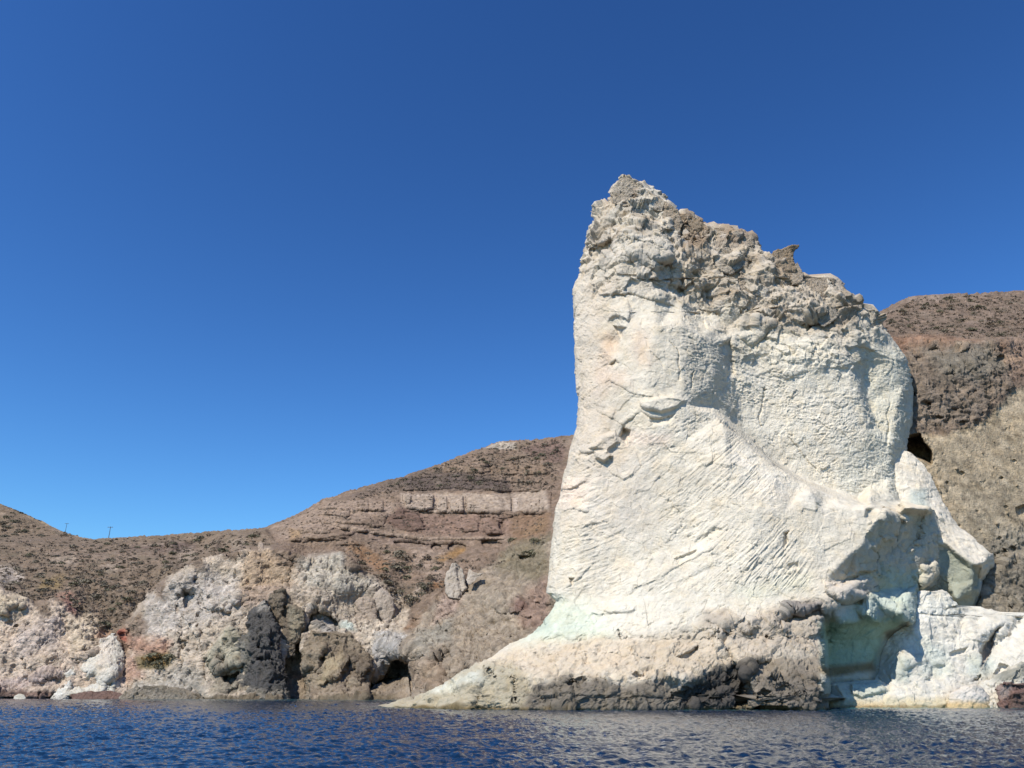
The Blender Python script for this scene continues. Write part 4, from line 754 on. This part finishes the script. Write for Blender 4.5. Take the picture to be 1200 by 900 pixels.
# crags breaking the skyline of the stack
CRAGS = [([(720, 217), (729, 208), (737, 209), (746, 215), (749, 226), (744, 238), (732, 242), (718, 238), (716, 226)], 0), ([(747, 214), (766, 228), (780, 236), (776, 248), (758, 246), (746, 232)], 0), ([(780, 236), (793, 247), (800, 262), (796, 276), (784, 272), (776, 256)], 1),
         ([(796, 250), (809, 252), (828, 266), (826, 280), (813, 293), (800, 290), (792, 276)], 2), ([(829, 267), (845, 267), (862, 271), (860, 288), (846, 296), (832, 290)], 2), ([(860, 272), (882, 278), (884, 290), (890, 296), (880, 306), (864, 298)], 1), ([(836, 296), (850, 288), (868, 298), (872, 312), (856, 322), (838, 314)], 0),
         ([(900, 302), (908, 294), (922, 290), (936, 288), (930, 294), (929, 304), (933, 316), (926, 330), (910, 334), (900, 322)], 2), ([(928, 310), (935, 308), (942, 321), (940, 332), (928, 334)], 1), ([(884, 300), (900, 302), (906, 320), (898, 336), (882, 330), (876, 314)], 0), ([(942, 323), (960, 325), (977, 327), (978, 342), (962, 352), (944, 346)], 1),
         ([(976, 338), (988, 342), (998, 357), (999, 372), (988, 382), (976, 364)], 2), ([(999, 365), (1025, 363), (1027, 374), (1018, 384), (1002, 386)], 3), ([(930, 338), (946, 346), (950, 364), (938, 378), (926, 366)], 0), ([(905, 336), (924, 336), (928, 356), (914, 366), (900, 356)], 0), ([(954, 350), (974, 352), (982, 372), (966, 384), (952, 374)], 0), ([(868, 318), (884, 326), (886, 346), (872, 354), (860, 340)], 1)]
for i, (poly, tone) in enumerate(CRAGS):
    cu = sum(p[0] for p in poly)/len(poly); cv = sum(p[1] for p in poly)/len(poly)
    y = float(prof(cv))+float(K.at(K.Y, np.array([cu]), np.array([cv]))[0])
    rock('crag', poly, y+.1, y-1.3, ((.45, .39, .31), (.41, .34, .26), (.33, .26, .185), (.50, .44, .35))[tone], parent=stack, bulge=.5, back=3.2, fa=.42, f0=.75, seed=60+i*3, mat=M_DARK, step=.6)
# rocks along the far shore
B = lambda v: float(wY(v))
rock('outcrop', [(303, 709), (312, 704), (318, 712), (320, 730), (326, 745), (331, 765), (332, 790), (337, 820), (337, 826), (262, 826), (270, 812), (275, 800), (284, 790), (279, 770), (283, 752), (290, 738), (292, 725), (298, 715)], 0, 0, (.10, .095, .09), 'dark grey basalt outcrop with a pitted face on the far shore', 'outcrop', bulge=3.5, back=9, fa=1.5, f0=.36, pit=1.0, seed=47,
     yctrl=[(305, 710, 191), (300, 730, 188), (315, 740, 186), (300, 760, 184), (325, 765, 184), (290, 790, 182), (315, 790, 180), (330, 790, 182), (280, 815, 180), (335, 818, 178), (310, 818, 176.5)],
     dents=[([(300, 752), (308, 752), (306, 760), (301, 760)], 1.8, 1.5, 1), ([(300, 772), (316, 768), (322, 775), (305, 780)], 1.6, 2, 1.5), ([(314, 806), (322, 804), (326, 814), (316, 814)], 1.6, 1.5, 1)],
     paints=[([(300, 704), (316, 704), (318, 714), (302, 716)], (.34, .31, .27), 3, 2), ([(260, 826), (270, 806), (337, 812), (337, 826)], (.24, .215, .175), 5, 3), ([(283, 760), (290, 740), (293, 770), (285, 800)], (.22, .205, .17), 4, 3)])
rock('crag_rock', [(317, 698), (322, 692), (332, 691), (338, 700), (338, 712), (346, 711), (357, 715), (358, 730), (352, 745), (346, 755), (345, 768), (337, 772), (331, 760), (325, 738), (319, 720)], 193, 189, (.19, .155, .115), 'small brown crag standing behind the dark grey outcrop', 'crag', bulge=2.5, back=6, fa=1.0, f0=.4, seed=48, dents=[([(333, 694), (338, 694), (338, 712), (335, 728), (331, 720)], 1.6, 1.5, .6)], paints=[([(338, 712), (358, 715), (352, 745), (340, 750)], (.31, .265, .19), 4, 3)])
rock('crag_rock', [(357, 775), (355, 762), (360, 748), (368, 740), (378, 748), (382, 760), (392, 755), (404, 742), (412, 745), (424, 760), (432, 770), (436, 785), (430, 800), (430, 826), (360, 826), (362, 800), (359, 790)], 0, 0, (.29, .235, .17), 'tan brown crag with slanting ribs between two dark clefts at the shore', 'crag', bulge=3, back=8, fa=1.3, f0=.36, seed=49, pit=.5,
     yctrl=[(365, 745, 188), (352, 770, 184), (378, 770, 185), (408, 748, 189), (420, 770, 186), (400, 790, 181), (360, 795, 183), (380, 800, 179), (425, 800, 181), (352, 820, 178), (400, 820, 176), (430, 820, 177)],
     dents=[([(356, 762), (380, 756), (384, 764), (372, 786), (352, 780)], -1.6, 3, 1.5), ([(388, 772), (412, 768), (404, 786), (384, 806), (376, 806)], -2.0, 2.5, 1.5), ([(414, 775), (432, 780), (424, 800), (412, 822), (404, 822)], -1.6, 3, 1.5), ([(408, 790), (418, 778), (416, 790), (404, 812), (400, 815)], 2.2, 2, 1), ([(374, 772), (382, 758), (382, 775), (376, 786)], 3.5, 2, 1), ([(352, 785), (378, 788), (374, 793), (352, 792)], 1.8, 2, 1), ([(374, 806), (392, 790), (390, 800), (376, 812)], 3.4, 1.6, 1), ([(398, 795), (408, 778), (420, 775), (412, 790), (402, 800)], 1.6, 2, 1.5)], paints=[([(384, 770), (410, 765), (385, 800), (375, 800)], (.36, .29, .19), 5, 3), ([(405, 760), (432, 770), (430, 800), (400, 790)], (.17, .135, .10), 6, 4, .8)])
rock('buttress', [(133, 743), (136, 746), (140, 760), (146, 770), (150, 785), (142, 800), (144, 812), (120, 814), (82, 812), (78, 822), (56, 822), (64, 810), (74, 798), (82, 786), (92, 780), (105, 768), (120, 752)], 0, 0, (.52, .49, .42), 'whitish tapering buttress with two shaded hollows on the far left shore', 'buttress', bulge=3, back=9, fa=1.0, f0=.4, seed=50, mat=M_HILL,
     yctrl=[(133, 744, 203), (125, 760, 199), (140, 765, 199), (105, 775, 196), (90, 784, 194), (80, 800, 190), (62, 818, 187), (75, 818, 187), (100, 800, 193), (112, 800, 193), (112, 785, 193), (118, 800, 190), (130, 790, 189), (125, 808, 187.5), (140, 808, 189), (148, 785, 196), (86, 806, 190)],
     dents=[([(88, 786), (92, 782), (104, 790), (108, 802), (100, 810), (82, 810), (84, 798)], 1.9, 2.5, 1.5), ([(136, 790), (148, 780), (150, 790), (142, 800), (136, 798)], 2.2, 2, 1), ([(124, 800), (132, 794), (130, 812), (122, 812)], 1.2, 2, 1)], paints=[([(115, 755), (136, 745), (130, 780), (118, 790)], (.54, .47, .385), 6, 4, .8), ([(70, 800), (90, 785), (84, 812), (60, 820)], (.54, .52, .46), 4, 3)])
rock('boulder', [(440, 694), (446, 690), (454, 692), (461, 702), (462, 716), (458, 728), (452, 733), (447, 726), (442, 712), (437, 702)], 203, 200.5, (.37, .31, .25), 'tall rounded tan boulder wedged high in the cliff notch', 'boulder', bulge=2.2, back=5, fa=.6, f0=.4, seed=51, smooth=1, mat=M_HILL)
rock('boulder', [(417, 704), (428, 700), (438, 704), (441, 716), (443, 730), (430, 732), (416, 728)], 202, 199.5, (.335, .27, .21), 'broad tan boulder left of the tall rounded one in the cliff notch', 'boulder', bulge=2, back=5, fa=.7, f0=.4, seed=52, mat=M_HILL)
rock('block', [(522, 684), (523, 672), (527, 668), (529, 661), (535, 660), (539, 665), (543, 669), (544, 680), (546, 690), (541, 694), (539, 702), (528, 701), (523, 695)], 208, 203, (.40, .35, .29), 'upright off white rock block on the brown slope below the terraces', 'rock block', bulge=1.2, back=6, fa=.6, f0=.6, seed=53, mat=M_HILL, dents=[([(534, 662), (546, 666), (546, 700), (538, 700)], .8, 2, 1)])
rock('block', [(546, 680), (550, 668), (556, 672), (566, 672), (558, 680), (550, 686)], 205, 203, (.45, .39, .32), 'small pale rock slab beside the upright off white block', 'rock slab', bulge=1, back=3, fa=.5, f0=.5, seed=54, mat=M_HILL)
rock('boulder', [(15, 821), (17, 816), (22, 813), (28, 814), (30, 818), (30, 823), (15, 823)], B(818.4)-6, B(818.4)-7, (.58, .55, .47), 'small cream boulder sitting in the water at the far left', 'boulder', bulge=1, back=2, fa=.25, f0=.6, seed=55, mat=M_HILL, step=.4)
rock('slab', [(82, 814), (95, 811), (115, 812), (128, 811), (145, 814), (145, 822), (82, 822)], 186, 184, (.20, .13, .105), 'low reddish brown rock slab at the foot of the whitish buttress', 'rock slab', bulge=1, back=4, fa=.6, f0=.5, seed=56, step=.5)
rock('slab', [(140, 818), (152, 809), (168, 807), (185, 811), (210, 808), (230, 812), (244, 815), (246, 823), (140, 823)], 183, 181, (.28, .245, .195), 'low broken grey brown reef along the far shore', 'reef', bulge=1.4, back=4, fa=1.0, f0=.5, seed=57, step=.5)
rock('pinnacle', [(302, 636), (306, 634), (309, 640), (308, 646), (302, 646)], 214, 212, (.30, .24, .19), 'small grey knob on the cliff edge where slope meets tan cliff', 'rock', bulge=1, back=2, fa=.3, f0=.5, seed=58, step=.4, mat=M_HILL)
print('rocks', time.time()-T0)

# ------------------------------------------------------------------ points on the hill
def hill_points(n, poly, rng, y0=0, y1=9999):
    """random vertices of the hill whose direction lies in the polygon"""
    pu = [a for a, b in poly]; pv = [b for a, b in poly]; out = []
    sel = (HU > min(pu)) & (HU < max(pu)) & (HV > min(pv)) & (HV < max(pv))
    j, i = np.nonzero(sel); x = HU[j, i]; y = HV[j, i]; ins = np.zeros(len(x), bool)
    for (ax, ay), (bx, by) in zip(poly, poly[1:]+poly[:1]):
        if ay != by: ins ^= ((ay > y) != (by > y)) & (x < (bx-ax)*(y-ay)/(by-ay)+ax)
    j, i = j[ins], i[ins]
    k = rng.integers(0, len(j), n)
    return HP[j[k], i[k]]
rng = np.random.default_rng(3)
def leafy(name, n, size, rng, squash=.6):
    """a low dry shrub: many small leaf faces in a dome"""
    V = []; F = []
    for k in range(n):
        a = rng.uniform(0, 6.283); z = rng.uniform(.02, 1)**.8; r = math.sqrt(max(0, 1-z*z))*rng.uniform(.45, 1.05)*(1+.25*math.sin(a*3+n))
        c = np.array([r*math.cos(a), r*math.sin(a), z*squash*rng.uniform(.8, 1.1)])
        x = rng.normal(size=3); x /= np.linalg.norm(x); y = np.cross(x, rng.normal(size=3)); y /= np.linalg.norm(y)
        s = size*rng.uniform(.6, 1.3); b = len(V)
        V += [c-x*s-y*s*.6, c+x*s-y*s*.6, c+x*s*.7+y*s*.7, c-x*s*.7+y*s*.7]; F.append((b, b+1, b+2, b+3))
    return np.array(V), np.array(F)
def plain_mat(name, c, vary=.3, rough=.9, sc=1.5):
    m = bpy.data.materials.new(name); m.use_nodes = True; n = m.node_tree.nodes; l = m.node_tree.links; b = n['Principled BSDF']
    b.inputs['Roughness'].default_value = rough; b.inputs['Specular IOR Level'].default_value = .1
    tc = n.new('ShaderNodeTexCoord'); t = n.new('ShaderNodeTexNoise'); t.inputs['Scale'].default_value = sc; l.new(tc.outputs['Object'], t.inputs['Vector'])
    r = n.new('ShaderNodeMapRange'); l.new(t.outputs[0], r.inputs[0]); r.inputs[3].default_value = 1-vary; r.inputs[4].default_value = 1+vary
    s = n.new('ShaderNodeVectorMath'); s.operation = 'SCALE'; s.inputs[0].default_value = c; l.new(r.outputs[0], s.inputs['Scale']); l.new(s.outputs[0], b.inputs['Base Color'])
    return m
SM = [plain_mat('shrub_grey_olive', (.19, .165, .12)), plain_mat('shrub_brown', (.20, .158, .115)), plain_mat('shrub_olive', (.17, .155, .10)), plain_mat('shrub_ochre', (.20, .12, .045))]
meshes = []
for k in range(8):
    Vv, Ff = leafy('shrub', 150, .13, rng, (.55, .7, .5, .6)[k % 4])
    o = raw_mesh('shrub', Vv, Ff, None, SM[(0, 1, 2, 0, 1, 2, 0, 3)[k]], smooth=False); meshes.append(o.data); bpy.data.objects.remove(o)
def shrubs(n, poly, label, group, s0, s1, kinds):
    for pt in hill_points(n, poly, rng):
        o = bpy.data.objects.new('shrub', meshes[kinds[rng.integers(0, len(kinds))]]); C.objects.link(o)
        s = rng.uniform(s0, s1); o.location = (pt[0], pt[1]-s*.1, pt[2]-s*.12); o.scale = (s*rng.uniform(.9, 1.5), s, s); o.rotation_euler = (0, 0, rng.uniform(0, 6.28))
        tag(o, label, 'shrub', group)
MIX = [0, 1, 2, 3, 4, 5, 6]
shrubs(95, [(0, 692), (0, 640), (110, 640), (200, 632), (310, 628), (290, 645), (230, 658), (190, 682), (150, 728), (125, 742), (96, 725), (70, 700), (40, 708)], 'low dry grey olive shrub on the brown slope above the left cliffs', 'shrubs on the brown slope above the left cliffs', .7, 1.9, MIX)
shrubs(24, [(0, 630), (0, 596), (40, 612), (95, 630)], 'tiny dark shrub on the far hill at the left edge', 'shrubs on the far hill', 1.0, 2.2, MIX)
shrubs(34, [(395, 640), (430, 640), (520, 655), (505, 690), (470, 715), (440, 680)], 'low grey green shrub on the slope below the terrace strip', 'shrubs below the terrace strip', .8, 1.9, MIX)
shrubs(40, [(400, 588), (500, 552), (585, 525), (660, 520), (645, 570), (470, 572)], 'small dark shrub on the upper hill above the pumice walls', 'shrubs above the pumice walls', .8, 1.6, MIX)
shrubs(12, [(600, 636), (632, 634), (634, 655), (606, 655)], 'dark olive bush on the broken rock near the stack', 'bushes on the broken rock', .9, 1.8, [2, 5])
shrubs(46, [(1040, 390), (1045, 362), (1075, 350), (1200, 345), (1200, 395), (1100, 394)], 'small brown shrub on the upper slope of the right hand hill', 'shrubs on the right hand hill', .5, 1.1, MIX)
shrubs(8, [(160, 778), (178, 768), (200, 770), (190, 784), (168, 786)], 'olive shrub in the red soil patch of the left cliff', 'shrubs in the red soil patch', 1.0, 1.8, [2, 5, 7])
# the ground cover between them
Vs = []; Fs = []
def cover(n, poly, s0, s1):
    for pt in hill_points(n, poly, rng):
        Vv, Ff = COV[rng.integers(0, 6)]; s = rng.uniform(s0, s1); a = rng.uniform(0, 6.28)
        R = np.array([[math.cos(a), -math.sin(a), 0], [math.sin(a), math.cos(a), 0], [0, 0, 1]])
        b = sum(len(x) for x in Vs); Vs.append(Vv@R.T*s+pt-np.array([0, 0, s*.1])); Fs.append(Ff+NV_[0]); NV_[0] += len(Vv)
NV_ = [0]; COV = [leafy('tuft', 22, .26, rng, .6) for k in range(6)]
cover(2000, [(-100, 700), (-100, 590), (0, 600), (110, 634), (310, 624), (320, 640), (230, 658), (190, 682), (150, 728), (125, 742), (96, 725), (70, 700), (40, 708), (0, 692)], .35, .95)
cover(800, [(330, 640), (330, 612), (380, 590), (470, 574), (600, 602), (640, 580), (640, 640), (600, 620), (500, 632), (400, 618)], .2, .55); cover(1000, [(380, 596), (500, 552), (585, 522), (664, 516), (648, 575), (470, 574)], .3, .8); cover(300, [(400, 630), (520, 655), (600, 660), (500, 700), (470, 715), (420, 660)], .3, .8); cover(700, [(1035, 392), (1040, 368), (1075, 350), (1200, 344), (1230, 400)], .2, .55)
gc = raw_mesh('ground_cover', np.concatenate(Vs), np.concatenate(Fs), None, plain_mat('dry_tufts', (.19, .152, .115), .5, sc=.2), smooth=False)
tag(gc, 'dry brown tufts and low scrub scattered over the hill slopes', 'ground cover', kind='stuff')

# ------------------------------------------------------------------ two utility poles on the saddle
M_POLE = plain_mat('weathered_timber', (.12, .115, .115), .2)
def box(name, c, s, parent, taper=1.0):
    V = []
    for z in (-1, 1):
        k = 1 if z < 0 else taper
        for x, y in ((-1, -1), (1, -1), (1, 1), (-1, 1)): V.append((c[0]+x*s[0]/2*k, c[1]+y*s[1]/2*k, c[2]+z*s[2]/2))
    F = [(0, 3, 2, 1), (4, 5, 6, 7), (0, 1, 5, 4), (1, 2, 6, 5), (2, 3, 7, 6), (3, 0, 4, 7)]
    return raw_mesh(name, np.array(V, float), np.array(F), None, M_POLE, parent, False)
def utility_pole(u, vb, vt, Y, label):
    b = P3(u, vb, Y); h = P3(u, vt, Y)[2]-b[2]
    t = bpy.data.objects.new('utility_pole', None); C.objects.link(t); t.location = b; tag(t, label, 'utility pole')
    V = []; F = []
    for z, r in ((-1.5, .16), (h, .1)):
        for k in range(10): V.append((r*math.cos(k*.6283), r*math.sin(k*.6283), z))
    for k in range(10): F.append((k, (k+1) % 10, 10+(k+1) % 10, 10+k))
    raw_mesh('pole', np.array(V), np.array(F), None, M_POLE, t)
    box('crossarm', (0, -.14, h-.35), (2.2, .14, .16), t)
    for x in (-.95, 0, .95): box('insulator', (x, -.14, h-.35+.19), (.09, .09, .22), t, .6)
utility_pole(127, 632, 617, 338, 'thin wooden utility pole with crossarm on the saddle right of the far hill')
utility_pole(76, 626, 613, 470, 'faint distant utility pole behind the slope of the far hill')
# ------------------------------------------------------------------ the sea
cols = np.concatenate([np.tan(np.radians(np.linspace(-62, -36, 60)))[:-1], np.linspace(math.tan(math.radians(-36)), math.tan(math.radians(36)), 1150), np.tan(np.radians(np.linspace(36, 62, 60)))[1:]])
rows = [6.]
while rows[-1] < 6000: rows.append(rows[-1]*(1+.0042*(1 if rows[-1] < 210 else 12)))
rows = np.array(rows)
X = cols[None]*rows[:, None]; Yw = np.repeat(rows[:, None], len(cols), 1)
q = np.stack([X.ravel(), Yw.ravel(), 0*X.ravel()], -1)
z = np.zeros(len(q)); rw = np.random.default_rng(8)
fade = 1-sstep(q[:, 1], 150, 260)
wx = q[:, 0]+.5*noise(q*.25, 501); wy = q[:, 1]+.5*noise(q*.25, 502)
for k in range(40):
    lam = .17*1.061**k; a = rw.normal(-1.2, .6); kx, ky = math.cos(a)*6.283/lam, math.sin(a)*6.283/lam
    ph = kx*wx+ky*wy+rw.uniform(0, 6.28); s = .5+.5*np.sin(ph)
    z += .0105*lam**.80*(2*s**1.35-1)
for lam, am in ((3.5, .008), (6.5, .010)):
    a = rw.normal(-1.2, .3); z += am*np.sin((math.cos(a)*wx+math.sin(a)*wy)*6.283/lam+lam)
gust = .65+.5*fbm(q, .045, 3, 505)
z = z*gust*fade*1.5
W = np.stack([X.ravel(), Yw.ravel(), z], -1).reshape(len(rows), len(cols), 3)
M_SEA = bpy.data.materials.new('sea_water'); M_SEA.use_nodes = True
n = M_SEA.node_tree.nodes; l = M_SEA.node_tree.links; b = n['Principled BSDF']
b.inputs['Roughness'].default_value = .06; b.inputs['IOR'].default_value = 1.33; b.inputs['Specular IOR Level'].default_value = .5
at = n.new('ShaderNodeAttribute'); at.attribute_name = 'Col'; l.new(at.outputs['Color'], b.inputs['Base Color'])
tc = n.new('ShaderNodeTexCoord'); mp = n.new('ShaderNodeMapping'); mp.inputs['Scale'].default_value = (1, .8, 1); l.new(tc.outputs['Object'], mp.inputs[0])
t = n.new('ShaderNodeTexNoise'); t.inputs['Scale'].default_value = 4.5; t.inputs['Detail'].default_value = 5; l.new(mp.outputs[0], t.inputs['Vector'])
bp = n.new('ShaderNodeBump'); bp.inputs['Strength'].default_value = .45; bp.inputs['Distance'].default_value = .12; l.new(t.outputs[0], bp.inputs['Height']); l.new(bp.outputs[0], b.inputs['Normal'])
# deep blue water, turning teal over the pale shallows at the foot of the rocks
c = np.empty((len(q), 3)); c[:] = (.002, .018, .046)
def shallow(pts, col, reach, a):
    d = np.full(len(q), 1e9)
    for A, B_ in zip(pts, pts[1:]):
        e = np.array(B_)-np.array(A); L = (e*e).sum()+1e-9
        tt = np.clip(((q[:, 0]-A[0])*e[0]+(q[:, 1]-A[1])*e[1])/L, 0, 1)
        d = np.minimum(d, np.hypot(q[:, 0]-A[0]-tt*e[0], q[:, 1]-A[1]-tt*e[1]))
    k = (a*(1-sstep(d+2*noise(q*.3, 507), 0, reach)))[:, None]; c[:] = c*(1-k)+np.array(col)*k
def sp(u, v): x = P3(u, v, wY(v)); return (float(x[0]), float(x[1]))
shallow([sp(1000, 829), sp(1100, 829), sp(1240, 828.6)], (.05, .20, .19), 9, .9)
shallow([sp(436, 828.5), sp(540, 831), sp(700, 831.7), sp(960, 831.7)], (.04, .10, .10), 3.5, .7)
shallow([sp(200, 819.2), sp(440, 820.2)], (.04, .10, .11), 26, .7)
sea = grid_mesh('sea', W[::-1], False, c.reshape(W.shape)[::-1], M_SEA)
tag(sea, 'deep blue rippled sea with a greyish reflection of the rock', 'sea', kind='structure')
print('sea', time.time()-T0, W.shape)
